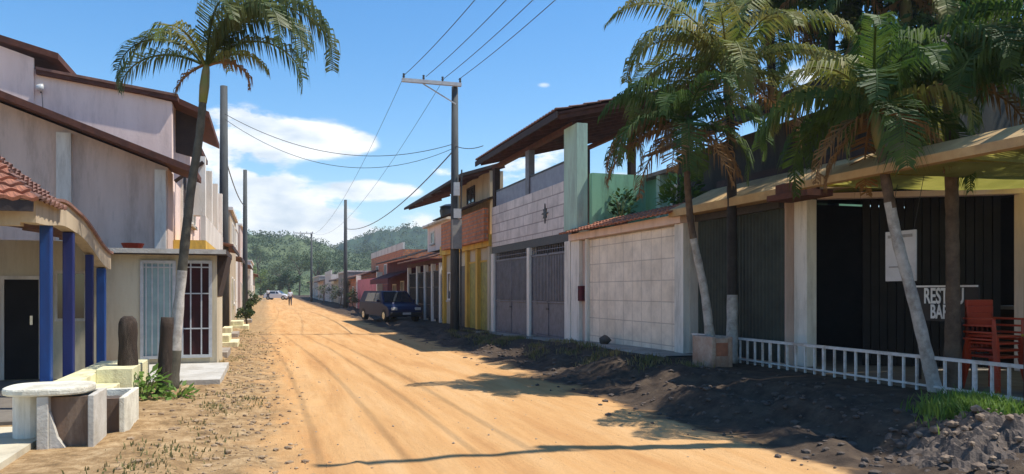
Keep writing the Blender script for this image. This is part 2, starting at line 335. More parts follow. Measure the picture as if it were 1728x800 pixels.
def clone(root, loc, label, group=None):
    r = root.copy(); C.objects.link(r); r.location = loc; r['label'] = label
    if group: r['group'] = group
    for ch in list(root.children):
        c = ch.copy(); C.objects.link(c); c.parent = r
        for g in list(ch.children):
            d = g.copy(); C.objects.link(d); d.parent = c
    return r
def sstep(a, b, x):
    t = max(0, min(1, (x - a) / (b - a))); return t * t * (3 - 2 * t)
def gz(x, y):
    w1 = mnoise.noise(Vector((x * .35, y * .22, 3))) * .45
    right = sstep(5.1 + w1, 6.9 + w1 * .4, x)
    far = 1 - sstep(12, 30, y)
    h = right * (.10 + .24 * far)
    bank = max(0, 1 - abs(x - 6.0) / 1.4)
    h += min(1, bank * 1.4) * (.20 * mnoise.noise(Vector((x * 1.5, y * .8, 7))) + .10 * abs(mnoise.noise(Vector((x * 3.2, y * 2.6, 1)))) + .04 * mnoise.noise(Vector((x * 9, y * 8, 1)))) * (1 if y < 60 else 0)
    left = sstep(.2, -1.3, x)
    h += left * .10
    if -1.6 < x < .8: h += .04 * mnoise.noise(Vector((x * 3, y * 2.2, 2))) + .03 * abs(mnoise.noise(Vector((x * 8, y * 7, 2))))
    if -.3 < x < 5:
        xw = x + .12 * mnoise.noise(Vector((x * .35, y * .35, 9)))
        for rc in (.95, 2.25, 3.6): h -= .014 * math.exp(-((xw - rc) / .13) ** 2) * (1 + .8 * mnoise.noise(Vector((x, y * 1.5, 4))))
    if 0 < x < 5: h += .018 * mnoise.noise(Vector((x * 2.6, y * .25, 5))) + .008 * mnoise.noise(Vector((x * 9, y * 5, 5)))
    if y > 60: h += .012 * (min(y, 180) - 60) * .35
    return h
def steps(*spans):
    r = []
    for a, b, st in spans:
        n = max(1, round((b - a) / st)); r += [a + (b - a) * i / n for i in range(n)]
    return r + [spans[-1][1]]
xs = steps((-500, -60, 110), (-60, -6, 9), (-6, -2, .5), (-2, 8.4, .1), (8.4, 14, 1.4), (14, 60, 9), (60, 500, 110))
ys = steps((-60, 0, 6), (0, 4, .6), (4, 16, .11), (16, 34, .25), (34, 80, 1), (80, 200, 6), (200, 1200, 100))
g = MB(); g.strip([[(x, y, gz(x, y)) for x in xs] for y in ys])
go = g.build('ground', ground_material(), smooth=True); go['kind'] = 'structure'

# ------------------------------------------------------------------ generic pieces
def tile_roof(mb, x0, z0, x1, z1, y0, y1, pitch=.2, amp=.035, rows=7):
    """corrugated barrel tiles running from eave (x0,z0) up to ridge (x1,z1) along y"""
    n = max(4, int(abs(y1 - y0) / pitch * 6)); R = []
    d = Vector((x1 - x0, 0, z1 - z0)); nrm = Vector((-d.z, 0, d.x)).normalized()
    if nrm.z < 0: nrm = -nrm
    for i in range(rows * 2 + 1):
        t = (i // 2 + (i % 2)) / rows if i < rows * 2 else 1
        t = min(1, t); lift = .0 if i % 2 == 0 else -.03
        R.append([(x0 + d.x * t + nrm.x * (lift + amp * abs(math.sin(PI * (y0 + (y1 - y0) * k / n) / pitch))), y0 + (y1 - y0) * k / n,
                   z0 + d.z * t + nrm.z * (lift + amp * abs(math.sin(PI * (y0 + (y1 - y0) * k / n) / pitch)))) for k in range(n + 1)])
    mb.strip(R); return mb
def window(parent, s, X, y0, y1, z0, z1, fm, pm, bars=2, grille=False):
    """a window on a facade at x = X whose outside is on side s"""
    f = MB(); t = .07
    for (a, b, c, d) in ((y0, y1, z1 - t, z1), (y0, y1, z0, z0 + t), (y0, y0 + t, z0 + t, z1 - t), (y1 - t, y1, z0 + t, z1 - t)): f.box(X - s * .02, X + s * .05, a, b, c, d)
    for k in range(1, bars): yy = y0 + (y1 - y0) * k / bars; f.box(X - s * .02, X + s * .045, yy - .025, yy + .025, z0 + t, z1 - t)
    fo = f.build('window', fm, parent); MB().box(X + s * .004, X + s * .02, y0 + t, y1 - t, z0 + t, z1 - t).build('pane', pm, fo)
    MB().box(X - s * .02, X + s * .10, y0 - .05, y1 + .05, z0 - .08, z0 - .003).build('sill', M['pale'], fo)
    return fo
def door(parent, s, X, y0, y1, z0, z1, m, fm=None):
    d = MB().box(X - s * .02, X + s * .035, y0, y1, z0, z1)
    o = d.build('door', m, parent)
    f = MB(); t = .07
    for (a, b, c, e) in ((y0 - t, y0 - .002, z0, z1 + t), (y1 + .002, y1 + t, z0, z1 + t), (y0, y1, z1 + .002, z1 + t)): f.box(X - s * .02, X + s * .06, a, b, c, e)
    f.build('door_frame', fm or M['white'], o)
    MB().box(X + s * .036, X + s * .07, y0 + .08, y0 + .12, z0 + .95, z0 + 1.1).build('handle', M['chrome'], o)
    return o
def row_house(name, label, s, X, y0, y1, h, wm_, roof, group, depth=7, doors=(), wins=(), storeys=(), z0=-.3):
    xb = X - s * depth; xc = X - s * depth / 2
    r = thing(name, label, 'house', (xc, (y0 + y1) / 2, 0), group)
    MB().box(min(X, xb), max(X, xb), y0, y1, z0, h).build('wall', wm_, r)
    if roof == 'flat': MB().box(X + s * .12, xb, y0 - .05, y1 + .05, h + .002, h + .14).build('roof', M['oldwhite'], r)
    elif roof == 'para':
        MB().box(X + s * .04, X - s * .12, y0 - .03, y1 + .03, h + .002, h + .5).build('parapet', M['oldwhite'], r)
    else:
        mb = MB(); xe = X + s * .55; ze = h - .12; zr = h + .9; xr = X - s * depth * .5
        tile_roof(mb, xe, ze + .1, xr, zr + .1, y0 - .2, y1 + .2, .25, .04, 6); o = mb.build('roof', M[roof], r, solid=.04)
        g_ = MB(); g_.prism([(X, h + .002), (xr, zr), (xb, h + .002)], 'y', y0, y0 + .15); g_.prism([(X, h + .002), (xr, zr), (xb, h + .002)], 'y', y1 - .15, y1); g_.build('gable', wm_, r)
        MB().bar((xe, y0 - .2, ze + .02), (xe, y1 + .2, ze + .02), .05, .12).build('eave_board', M['darkroof'], r)
    for (a, b, z, zt, m_) in doors: door(r, s, X, a, b, z, zt, m_)
    for (a, b, z, zt) in wins: window(r, s, X, a, b, z, zt, M['white'], M['glass'])
    return r
def palm(name, label, pts, rads, matlow, fronds, group=None, whiten=None, dead=(), leaf='leaf', shaft=.55, lw=.036, dens=70, seed=1, shaft_r=None):
    rnd = random.Random(seed)
    pts = [Vector(p) for p in pts]
    # smooth the trunk line
    P_, R_ = [], []
    for i in range(len(pts) - 1):
        p0, p1, p2, p3 = pts[max(i - 1, 0)], pts[i], pts[i + 1], pts[min(i + 2, len(pts) - 1)]
        for k in range(8):
            t = k / 8; P_.append(.5 * ((2 * p1) + (p2 - p0) * t + (2 * p0 - 5 * p1 + 4 * p2 - p3) * t * t + (-p0 + 3 * p1 - 3 * p2 + p3) * t ** 3)); R_.append(rads[i] * (1 - t) + rads[i + 1] * t)
    P_.append(pts[-1]); R_.append(rads[-1])
    R_ = [q * (1 + .05 * math.sin(i * 2.2) + rnd.uniform(-.03, .03)) for i, q in enumerate(R_)]
    r = thing(name, label, 'palm tree', tuple(pts[0]), group)
    mats = [M[matlow], M[whiten[0]]] if whiten else [M[matlow]]
    t = MB().tube(P_, R_, 12)
    if whiten:
        n = 12; t.mi = [1 if sum(t.v[i][2] for i in f) / len(f) < whiten[1] + .12 * mnoise.noise(Vector(t.v[f[0]]) * 9) and sum(t.v[i][2] for i in f) / len(f) > whiten[2] else 0 for f in t.f]
    t.build('trunk', mats, r, smooth=True)
    top = pts[-1]; d = (P_[-1] - P_[-3]).normalized()
    cs = (shaft_r or rads[-1] * 1.35)
    MB().tube([top - d * .08, top + d * shaft * .3, top + d * shaft * .7, top + d * shaft], [rads[-1] * 1.1, cs, cs * .8, cs * .35], 10).build('crown_shaft', M['shaft'], r, smooth=True)
    orig = top + d * shaft * .85
    right = Vector((CO, -SI, 0)); back = Vector((SI, CO, 0))
    def frond(mb, phi, e0, L, droop, stiff=1.0, hang=.6, lscale=1.0, dead_=False):
        ph = math.radians(phi); hd = right * math.cos(ph) + back * math.sin(ph); side = Vector((0, 0, 1)).cross(hd).normalized()
        n = 16; p = orig.copy() + hd * .04; e = math.radians(e0); q = [p.copy()]; D = []
        side_bend = rnd.uniform(-.25, .25)
        for i in range(n):
            dd = (hd * math.cos(e) + Vector((0, 0, 1)) * math.sin(e) + side * side_bend * (i / n)).normalized(); D.append(dd)
            p = p + dd * (L / n); q.append(p.copy()); e -= math.radians(droop) / n * (.55 + .9 * i / n)
            e = max(e, -PI / 2 * 1.02)
        D.append(D[-1])
        mb.tube(q, [.022 * (1 - .85 * i / n) + .003 for i in range(n + 1)], 4, False)
        m_ = int(dens * L / 2.2)
        for k in range(m_):
            t_ = .10 + .90 * k / m_; f_ = t_ * n; i = min(int(f_), n - 1); c = q[i].lerp(q[i + 1], f_ - i); dd = D[i]
            ll = (.16 + .62 * math.sin(PI * min(1, t_ * .82 + .12)) ** .8) * .78 * lscale * rnd.uniform(.8, 1.1)
            if t_ > .85: ll *= .75
            for sg in (-1, 1):
                if dead_ and rnd.random() < .3: continue
                sd = dd.cross(Vector((0, 0, 1)));
                if sd.length < .2: sd = side.copy()
                sd.normalize(); up = sd.cross(dd)
                a = rnd.uniform(.42, .62)
                l0 = (sd * sg * math.cos(a) + dd * math.sin(a) + up * rnd.uniform(.0, .28)).normalized()
                tip = c + l0 * ll * .5
                dn = (l0 * (1 - hang) + Vector((0, 0, -1)) * hang + dd * .12).normalized()
                end = tip + dn * ll * .55
                wv = l0.cross(Vector((0, 0, 1)).cross(l0)).normalized(); wv = dd * .9 + Vector((0, 0, rnd.uniform(-.4, .4))); wv.normalize(); wv *= lw * rnd.uniform(.7, 1.15) * .5
                mb.add([c - wv * .5, c + wv * .5, tip + wv, tip - wv, end], [(0, 1, 2, 3), (3, 2, 4)])
    a = MB()
    for fr in fronds:
        a.cur = 1 if rnd.random() < .3 else 0
        frond(a, *fr)
    a.build('crown', [M[leaf], M['leaf2']], r)
    if dead:
        b_ = MB()
        for fr in dead: frond(b_, *fr, dead_=True)
        b_.build('dry_fronds', M['deadleaf'], r)
    return r
def rnd_fronds(n, seed, L=(1.8, 2.5), e=(10, 80), droop=(95, 150)):
    q = random.Random(seed); o = []
    for i in range(n): o.append((i * 137.5 + q.uniform(-20, 20), e[0] + (e[1] - e[0]) * (i / max(1, n - 1)) + q.uniform(-8, 8), q.uniform(*L), q.uniform(*droop), 1, q.uniform(.6, .9), q.uniform(.7, 1.0)))
    return o
def tree(name, label, base, h, rad, leafm, n=2600, size=.22, group=None, trunk_r=.15, seed=1, squash=.8, clumps=22, hole=None):
    q = random.Random(seed); base = Vector(base)
    r = thing(name, label, 'tree', tuple(base), group)
    t = MB(); top = base + Vector((0, 0, h * .62)); t.tube([base + Vector((0, 0, -.2)), base.lerp(top, .5) + Vector((q.uniform(-.2, .2), 0, 0)), top], [trunk_r, trunk_r * .75, trunk_r * .4], 8)
    cc = []
    cen = base + Vector((0, 0, h - rad * squash))
    for i in range(clumps):
        u = q.uniform(-1, 1); a = q.uniform(0, 2 * PI); s_ = math.sqrt(1 - u * u); rr = q.uniform(.35, .95)
        c = cen + Vector((math.cos(a) * s_ * rad * rr, math.sin(a) * s_ * rad * rr, u * rad * squash * rr)); cc.append((c, rad * q.uniform(.22, .4)))
        if i < 9: st = base.lerp(top, q.uniform(.55, 1)); t.tube([st, st.lerp(c, .5) + Vector((0, 0, .15)), c], [trunk_r * .4, trunk_r * .25, trunk_r * .1], 5)
    t.build('trunk', M['browntrunk'], r, smooth=True)
    l = MB()
    for i in range(n):
        c, cr_ = q.choice(cc); u = q.uniform(-1, 1); a = q.uniform(0, 2 * PI); s_ = math.sqrt(1 - u * u); rr = cr_ * q.uniform(.5, 1.15)
        p = c + Vector((math.cos(a) * s_, math.sin(a) * s_, u * .8)) * rr
        d1 = Vector((q.gauss(0, 1), q.gauss(0, 1), q.gauss(0, .6))).normalized(); d2 = d1.cross(Vector((q.gauss(0, 1), q.gauss(0, 1), q.gauss(0, 1)))).normalized()
        L = size * q.uniform(.6, 1.3); W = L * .38
        l.add([p - d1 * L * .5, p + d2 * W * .5, p + d1 * L * .5, p - d2 * W * .5], [(0, 1, 2, 3)])
    l.build('crown', leafm, r); return r

# ================================================================== RIGHT SIDE
FX = 8.0
# pavement in front of the garage and the grey house, with a worn kerb
p = MB(); n_ = 30; top = []; 
def swz(y): return .34 - .24 * sstep(14, 28, y)
rows = [[(7.25 + .05 * mnoise.noise(Vector((0, y, 0))), y, -.1), (7.25 + .05 * mnoise.noise(Vector((0, y, 0))), y, swz(y) + .02 * mnoise.noise(Vector((1, y * 2, 0)))), (7.32, y, swz(y) + .02), (8.2, y, swz(y) + .02)] for y in [13.2 + i * (28 - 13.2) / 60 for i in range(61)]]
p.strip(rows).build('pavement', M['kerb'])['kind'] = 'structure'
# floor of the bar terrace
bx('terrace_floor', M['asph'], None, 8.02, 14, -3, 13.66, -.2, .36)['kind'] = 'structure'

# ---- bar building
r = thing('bar_building', 'dark open fronted bar with ochre fascia and yellow green canopy over its terrace', 'bar', (11, 7, 0))
MB().box(8.30, 8.5, 10.93, 13.66, -.2, 3.12).build('front_wall', M['mauve'], r)
s_ = MB(); 
yy = 10.95
while yy < 13.6: s_.prism([(8.298, yy), (8.26, yy + .03), (8.26, yy + .06), (8.298, yy + .09)], 'z', .4, 3.0); yy += .1
s_.build('roller_shutter', M['darkgreen'], r)
MB().box(8.19, 8.30, 10.96, 13.63, 3.0, 3.13).build('shutter_box', M['darkmetal'], r)
MB().box(8.46, 8.66, 10.6, 10.925, .36, 3.12).build('pillar', M['white'], r, bevel=.01)
MB().box(11.16, 11.46, 8.85, 9.12, .36, 3.12).build('pillar', M['pink'], r, bevel=.01)
MB().bar((8.7, 10.62, 3.17), (11.3, 9.05, 3.17), .2, .09).build('lintel', M['pink'], r)
MB().box(11.2, 11.4, -3, 8.84, .36, 3.12).build('terrace_back_wall', M['mauve'], r)
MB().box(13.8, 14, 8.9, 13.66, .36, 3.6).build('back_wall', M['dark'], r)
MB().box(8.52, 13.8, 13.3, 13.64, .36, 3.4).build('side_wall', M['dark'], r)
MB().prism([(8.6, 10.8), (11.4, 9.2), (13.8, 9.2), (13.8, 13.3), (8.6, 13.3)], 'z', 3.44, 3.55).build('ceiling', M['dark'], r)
MB().box(8.95, 8.99, -2.6, 10.4, .36, 3.17).box(8.95, 8.99, 6.9, 6.95, .36, 3.1) if False else None
# sloping canopy roof: solid beige weathered strip at the edge, translucent sheet beneath
c = MB(); c.strip([[(7.35 + 4.25 * t / 12, 5.75 + 3.45 * k / 36, 3.12 + .17 * t / 12 - .15 * abs(math.sin(PI * (5.75 + 3.45 * k / 36 - 5.8) / 1.1)) * math.sin(PI * t / 12) ** .5) for t in range(13)] for k in range(37)]); c.add([(8.3, 9.2, 3.21), (11.6, 9.2, 3.34), (8.3, 10.9, 3.21)], [(0, 1, 2)]); c.build('canopy_sheet', M['sheet'], r)
c = MB(); c.prism([(7.2, 3.06), (7.34, 3.06), (7.34, 3.15), (7.55, 3.28), (7.5, 3.34), (7.2, 3.16)], 'y', 5.7, 9.25); c.build('fascia', M['beam'], r)
for y in (5.8, 6.9, 8.0, 9.1): MB().bar((7.36, y, 3.12), (11.5, y, 3.28), .05, .07).build('rafter', M['olive'], r)
c = MB(); c.prism([(7.75, 3.10), (8.25, 3.14), (8.25, 3.2), (8.75, 3.62), (8.75, 3.7), (7.75, 3.24)], 'y', 9.3, 13.9); c.build('eave', M['beam'], r)
for (y0) in (9.32,): MB().box(7.45, 7.9, y0, y0 + .95, 3.0, 3.09).box(7.5, 7.9, y0 + .1, y0 + .8, 3.1, 3.24).build('beam_end', M['wood'], r)
MB().box(8.8, 14, 9.3, 13.8, 3.71, 3.85).build('roof_slab', M['darkroof'], r)
MB().box(9.9, 14, 9.5, 17.3, 3.86, 5.0).build('upper_wall', M['fibredark'], r)
c = MB(); tile_roof(c, 9.2, 5.0, 12.2, 6.5, 9.3, 17.6, .24, .04, 8); c.build('upper_roof', M['darkroof'], r, solid=.05)
# bar counter and shelves deep inside
k = thing('bar_counter', 'dim dark counter at the back of the bar opening', 'counter', (12, 7, .36)); MB().box(11.8, 12.4, 2, 10, .36, 1.3).build('front', M['darkwood'], k); MB().box(11.7, 12.5, 1.9, 10.1, 1.303, 1.36).build('counter_top', M['concrete'], k)
# closed corrugated doors behind the opening
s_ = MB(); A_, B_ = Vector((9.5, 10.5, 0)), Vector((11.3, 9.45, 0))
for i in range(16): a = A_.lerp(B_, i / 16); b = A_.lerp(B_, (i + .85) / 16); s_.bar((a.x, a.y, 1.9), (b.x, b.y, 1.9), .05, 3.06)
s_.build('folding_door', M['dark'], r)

# signs in the opening
def text(parent, name, s, size, m, X, y, z, bold=.0, sx=.62):
    cu = bpy.data.curves.new(name, 'FONT'); cu.body = s; cu.size = size; cu.extrude = .004; cu.offset = bold; cu.align_x = 'CENTER'; cu.align_y = 'CENTER'
    o = bpy.data.objects.new(name, cu); C.objects.link(o)
    bpy.context.view_layer.update()
    me = bpy.data.meshes.new_from_object(o); bpy.data.objects.remove(o)
    o = bpy.data.objects.new(name, me); C.objects.link(o); me.materials.clear(); me.materials.append(m)
    base = LOC[parent.name]; o.parent = parent
    o.matrix_local = Matrix.Translation(Vector((X, y, z)) - base) @ Matrix(((0, 0, -1, 0), (-sx, 0, 0, 0), (0, 1, 0, 0), (0, 0, 0, 1)))
    return o
a_, b_ = onX(1537, 482, 8.75), onX(1648, 545, 8.75)
k = thing('restaurant_sign', 'black board with white lettering standing behind the leaning palm', 'sign', (8.78, (a_.y + b_.y) / 2, .36))
MB().box(8.78, 8.81, b_.y, a_.y, b_.z, a_.z).build('board', M['black2'], k)
f = MB(); f.box(8.765, 8.779, b_.y, a_.y, a_.z - .025, a_.z); f.box(8.765, 8.779, a_.y - .02, a_.y, b_.z + .02, a_.z - .03); f.build('frame', M['letter'], k)
MB().box(8.79, 8.82, a_.y - .12, a_.y - .08, .36, b_.z - .002).build('leg', M['black2'], k); MB().box(8.79, 8.82, b_.y + .08, b_.y + .12, .36, b_.z - .002).build('leg', M['black2'], k)
text(k, 'lettering', 'RESTAU', .30, M['letter'], 8.772, (a_.y + b_.y) / 2, a_.z - .155, .006)
text(k, 'lettering', 'BAR E', .27, M['letter'], 8.772, (a_.y + b_.y) / 2, b_.z + .12, .005)
a_, b_ = onX(1494, 392, 8.0), onX(1545, 474, 8.0)
k = thing('notice_board', 'blank stained white board hung behind the whitewashed leaning trunk', 'sign', (8.0, (a_.y + b_.y) / 2, b_.z))
MB().box(8.0, 8.025, b_.y, a_.y, b_.z, a_.z).build('board', M['sign'], k, bevel=.004)
MB().box(7.992, 7.999, b_.y + .05, a_.y - .05, a_.z - .09, a_.z - .05).box(7.992, 7.999, b_.y + .07, a_.y - .07, b_.z + .18, b_.z + .2).build('marking', M['concrete'], k)
MB().tube([(8.01, a_.y - .04, a_.z), (8.2, a_.y - .04, 3.2)], .005, 4).tube([(8.01, b_.y + .04, a_.z), (8.2, b_.y + .04, 3.2)], .005, 4).build('hanging_wire', M['darkmetal'], k)

# stacked red chairs and a yellow table on the terrace
def plastic_chair(loc, label, m):
    r = thing('plastic_chair', label, 'chair', loc, 'stacked red plastic chairs')
    x, y, z = loc
    MB().box(x - .21, x + .21, y - .2, y + .21, z + .41, z + .44).build('seat', m, r, bevel=.012)
    b = MB()
    for k in range(5): b.box(x - .19 + k * .08, x - .13 + k * .08, y + .21, y + .235, z + .46, z + .80)
    b.box(x - .22, x + .22, y + .205, y + .24, z + .80, z + .88); b.box(x - .22, x - .195, y + .2, y + .24, z + .44, z + .8); b.box(x + .195, x + .22, y + .2, y + .24, z + .44, z + .8)
    b.build('backrest', m, r, bevel=.008)
    for sx in (-1, 1):
        MB().box(x + sx * .21, x + sx * .26, y - .2, y + .23, z + .63, z + .655).bar((x + sx * .235, y - .19, z + .63), (x + sx * .225, y - .2, z + .42), .03, .04).build('armrest', m, r, bevel=.006)
        for sy in (-1, 1): MB().bar((x + sx * .2, y + sy * .19, z + .41), (x + sx * .25, y + sy * .26, z), .045, .045, (0, 1, 0)).build('leg', m, r)
    return r
cy = onX(1678, 600, 8.75).y
for i, lb in enumerate(('bottom red plastic chair of the stack beside the bar sign', 'second red plastic chair up in the stack by the bar sign', 'third red plastic chair up in the stack by the bar sign', 'topmost red plastic chair of the stack by the bar sign')):
    plastic_chair((8.75, cy, .36 + i * .085), lb, M['red'])
k = thing('plastic_table', 'yellow plastic table right of the stacked red chairs', 'table', (9.15, 6.9, .36))
MB().box(8.8, 9.4, 6.5, 7.1, 1.05, 1.08).build('table_top', M['yplastic'], k, bevel=.01)
for sx in (8.86, 9.34):
    for sy in (6.57, 7.04): MB().bar((sx, sy, 1.05), (sx, sy, .36), .05, .05).build('leg', M['yplastic'], k)

# low white railing along the terrace edge
r = thing('railing', 'low white railing of thin balusters along the edge of the bar terrace', 'railing', (7.95, 9, .36))
MB().box(7.92, 7.98, 3.0, 13.3, .75, .79).build('top_rail', M['whitemetal'], r)
MB().box(7.93, 7.97, 3.0, 13.3, .40, .425).build('bottom_rail', M['whitemetal'], r)
y = 3.1; i = 0
while y < 13.3:
    MB().box(7.935, 7.965, y, y + (.05 if i % 6 == 0 else .026), .33, .748).build('baluster', M['whitemetal'], r); y += .215; i += 1

# ---- garage building
r = thing('garage', 'low garage with a wide white tiled front under a short red tile eave', 'garage', (10, 16.5, 0))
MB().box(8.12, 12, 13.68, 19.68, -.2, 3.2).build('wall', M['oldwhite'], r)
for a_, b_ in ((13.7, 14.05), (18.62, 18.72), (19.12, 19.7)): MB().box(7.97, 8.118, a_, b_, -.1, 2.98).build('pillar', M['white'], r, bevel=.008)
MB().box(8.06, 8.117, 14.06, 18.61, .30, 2.95).build('front_panel', M['tilewall'], r)
MB().box(8.07, 8.117, 18.73, 19.11, .30, 2.95).build('side_door', M['mauve'], r)
MB().box(7.9, 8.119, 13.7, 19.7, 2.985, 3.16).build('beam', M['pink'], r)
c = MB(); tile_roof(c, 7.62, 3.14, 8.7, 3.52, 13.72, 19.68, .2, .035, 3); c.build('roof', M['terra'], r, solid=.03)
MB().box(8.3, 12, 13.7, 19.68, 3.202, 3.24).build('roof_slab', M['concrete'], r)
k = thing('mailbox', 'small dark metal mailbox on the garage side door', 'mailbox', (8.0, 18.9, 1.5))
MB().box(7.9, 8.066, 18.78, 19.04, 1.35, 1.75).build('body', M['maroon'], k, bevel=.01); MB().box(7.893, 7.899, 18.84, 18.98, 1.64, 1.66).build('slot', M['black'], k)
k = thing('door_stone', 'dark rounded stone by the foot of the garage front', 'stone', (7.8, 17.1, .3))
def blob(name, m, parent, c, r_, seed=0, n=2, flat=1.0, loc=None):
    import bmesh
    b = bmesh.new(); bmesh.ops.create_icosphere(b, subdivisions=n, radius=1)
    for v in b.verts:
        d = 1 + .35 * mnoise.noise(v.co * 1.7 + Vector((seed * 3.1, seed, 0))) + .12 * mnoise.noise(v.co * 5 + Vector((seed, 0, 0)))
        v.co = Vector((v.co.x * r_[0], v.co.y * r_[1], v.co.z * r_[2] * flat)) * d + Vector(c)
    mb = MB(); mb.add([v.co[:] for v in b.verts], [[v.index for v in f.verts] for f in b.faces]); b.free()
    return mb.build(name, m, parent, smooth=True, loc=loc)
blob('stone', M['darkrock'], k, (7.8, 17.1, .42), (.14, .16, .12), 4)

# ---- green house behind the garage
r = thing('green_house', 'mint green house wall rising behind the garage roof', 'house', (13, 18.5, 0))
MB().box(10.2, 16, 17.4, 19.72, 0, 4.7).build('wall', M['green'], r)
MB().box(9.95, 10.198, 18.3, 18.5, 3.24, 4.7).build('pillar', M['palegreen'], r)
c = MB(); c.box(9.9, 16, 17.35, 19.75, 4.702, 4.8); c.build('roof', M['fibre'], r)
window(r, -1, 10.2, 17.5, 18.1, 3.7, 4.4, M['white'], M['glass'])
# potted plant on the garage slab
def bush(name, label, c, rad, h, m, n, size, seed, pot=False, up=.6):
    q = random.Random(seed); r = thing(name, label, 'plant', c)
    st = MB(); lf = MB()
    for i in range(9):
        a = q.uniform(0, 2 * PI); e = Vector(c) + Vector((math.cos(a) * rad * .7, math.sin(a) * rad * .7, h * q.uniform(.5, .9))); st.tube([Vector(c) + Vector((0, 0, -.05)), Vector(c).lerp(e, .5) + Vector((0, 0, h * .15)), e], [.012, .009, .004], 4)
    st.build('stem', M['shaft'], r)
    for i in range(n):
        a = q.uniform(0, 2 * PI); rr = rad * math.sqrt(q.random()); z = h * q.uniform(.12, 1) * (1 - .45 * (rr / rad) ** 2)
        p = Vector(c) + Vector((math.cos(a) * rr, math.sin(a) * rr, z)); d = Vector((math.cos(a) * q.uniform(.2, 1), math.sin(a) * q.uniform(.2, 1), q.uniform(-.3, up))).normalized()
        s2 = d.cross(Vector((q.gauss(0, .4), q.gauss(0, .4), 1))).normalized(); L = size * q.uniform(.6, 1.3)
        lf.add([p, p + d * L * .5 + s2 * L * .22, p + d * L, p + d * L * .5 - s2 * L * .22], [(0, 1, 2, 3)])
    lf.build('foliage', m, r)
    if pot: MB().tube([Vector(c) + Vector((0, 0, -.3)), Vector(c)], [.14, .2], 14).build('pot', M['terra'], r)
    return r
bush('potted_plant', 'leafy green potted plant on the garage roof by the mint wall', (9.0, 15.6, 3.54), .45, .8, M['weed'], 260, .22, 5, True)
bush('potted_plant', 'dark potted shrub beside the pale green terrace pillar', (9.1, 18.9, 3.54), .35, .9, M['treeleaf'], 220, .18, 6, True)

# ---- grey two-storey house with gates
r = thing('grey_tiled_house', 'two storey house with grey tiled upper wall, steel gates and open roofed terrace', 'house', (10, 23.7, 0))
Y0, Y1 = 19.74, 27.6
MB().box(8.0, 8.2, Y0, Y1, 3.25, 4.72).build('upper_wall', M['greytile'], r)
MB().box(8.2, 12, Y0, Y1, 3.02, 3.3).build('terrace_floor', M['concrete'], r)
MB().box(11.8, 12, Y0, Y1, -.2, 3.0).build('back_wall', M['beige'], r)
MB().box(8.22, 11.8, Y1 - .2, Y1, -.2, 3.0).build('side_wall', M['beige'], r)
MB().box(8.22, 11.8, Y0, Y0 + .2, -.2, 3.0).build('side_wall', M['mauve'], r)
MB().box(8.01, 8.19, Y0, Y1, 3.0, 3.248).build('lintel', M['darkmetal'], r)
for a_, b_ in ((Y0, Y0 + .42), (23.2, 23.45), (27.25, Y1)): MB().box(7.96, 8.21, a_, b_, -.2, 2.998).build('post', M['white'], r, bevel=.008)
def gate(y0, y1, z0, label):
    zt = 2.75
    g_ = MB()
    for (a, b, c_, d) in ((y0, y1, zt - .06, zt), (y0, y1, z0, z0 + .06), (y0, y0 + .05, z0, zt), (y1 - .05, y1, z0, zt), (y0, y1, 1.25, 1.31), ((y0 + y1) / 2 - .04, (y0 + y1) / 2 + .04, z0, zt)): g_.box(8.03, 8.08, a + .003, b - .003, c_, d)
    o = g_.build('gate', M['greymetal'], r); o['label'] = label
    s2 = MB(); yy = y0 + .1
    while yy < y1 - .1: s2.box(8.045, 8.06, yy, yy + .07, 1.32, zt - .07); yy += .13
    s2.build('slat', M['greymetal'], o)
    MB().box(8.05, 8.07, y0 + .06, y1 - .06, z0 + .07, 1.24).build('lower_panel', M['greymetal'], o)
    MB().box(8.005, 8.029, (y0 + y1) / 2 - .1, (y0 + y1) / 2 + .1, 1.05, 1.1).build('latch', M['darkmetal'], o)
    t_ = MB(); yy = y0 + .15
    while yy < y1: t_.box(8.04, 8.06, yy, yy + .02, zt + .003, 2.99); yy += .2
    t_.box(8.045, 8.055, y0 + .1, y1 - .05, zt + .11, zt + .13); t_.build('transom_grille', M['greymetal'], o)
gate(Y0 + .43, 23.19, .22, 'near grey steel gate'); gate(23.46, 27.24, .12, 'far grey steel gate')
# raised sheet parapet, posts and shed roof of the terrace
MB().box(8.05, 8.08, Y0 + .45, Y1 - .2, 4.725, 5.25).build('parapet_sheet', M['bluegrey'], r)
MB().box(8.03, 8.10, Y0 + .45, Y1 - .2, 5.253, 5.30).build('handrail', M['darkmetal'], r)
MB().box(7.95, 8.25, Y0 - .55, Y0 + .42, 3.3, 6.14).build('terrace_pillar', M['palegreen'], r)
MB().box(8.0, 8.2, 23.35, 23.7, 4.725, 6.14).build('terrace_post', M['greymetal'], r)
MB().box(8.0, 8.2, 27.2, 27.5, 4.725, 6.14).build('terrace_post', M['darkwood'], r)
MB().box(11.6, 11.8, 23.35, 23.6, 3.3, 7.02).build('terrace_post', M['darkwood'], r); MB().box(11.6, 11.8, 27.2, 27.5, 3.3, 7.02).build('terrace_post', M['darkwood'], r)
MB().box(11.6, 11.8, Y0, Y0 + .3, 3.3, 7.02).build('terrace_post', M['darkwood'], r)
MB().box(8.02, 8.18, Y0, Y1, 6.143, 6.28).build('wall_plate', M['wood'], r)
MB().box(11.62, 11.78, Y0, Y1, 7.023, 7.15).build('wall_plate', M['wood'], r)
c = MB(); zz = lambda x: 6.32 + (x - 7.5) * .245
yy = Y0 - .4
while yy < Y1: MB().bar((7.5, yy, zz(7.5) - .03), (12.4, yy, zz(12.4) - .03), .06, .12).build('rafter', M['wood'], r); yy += .8
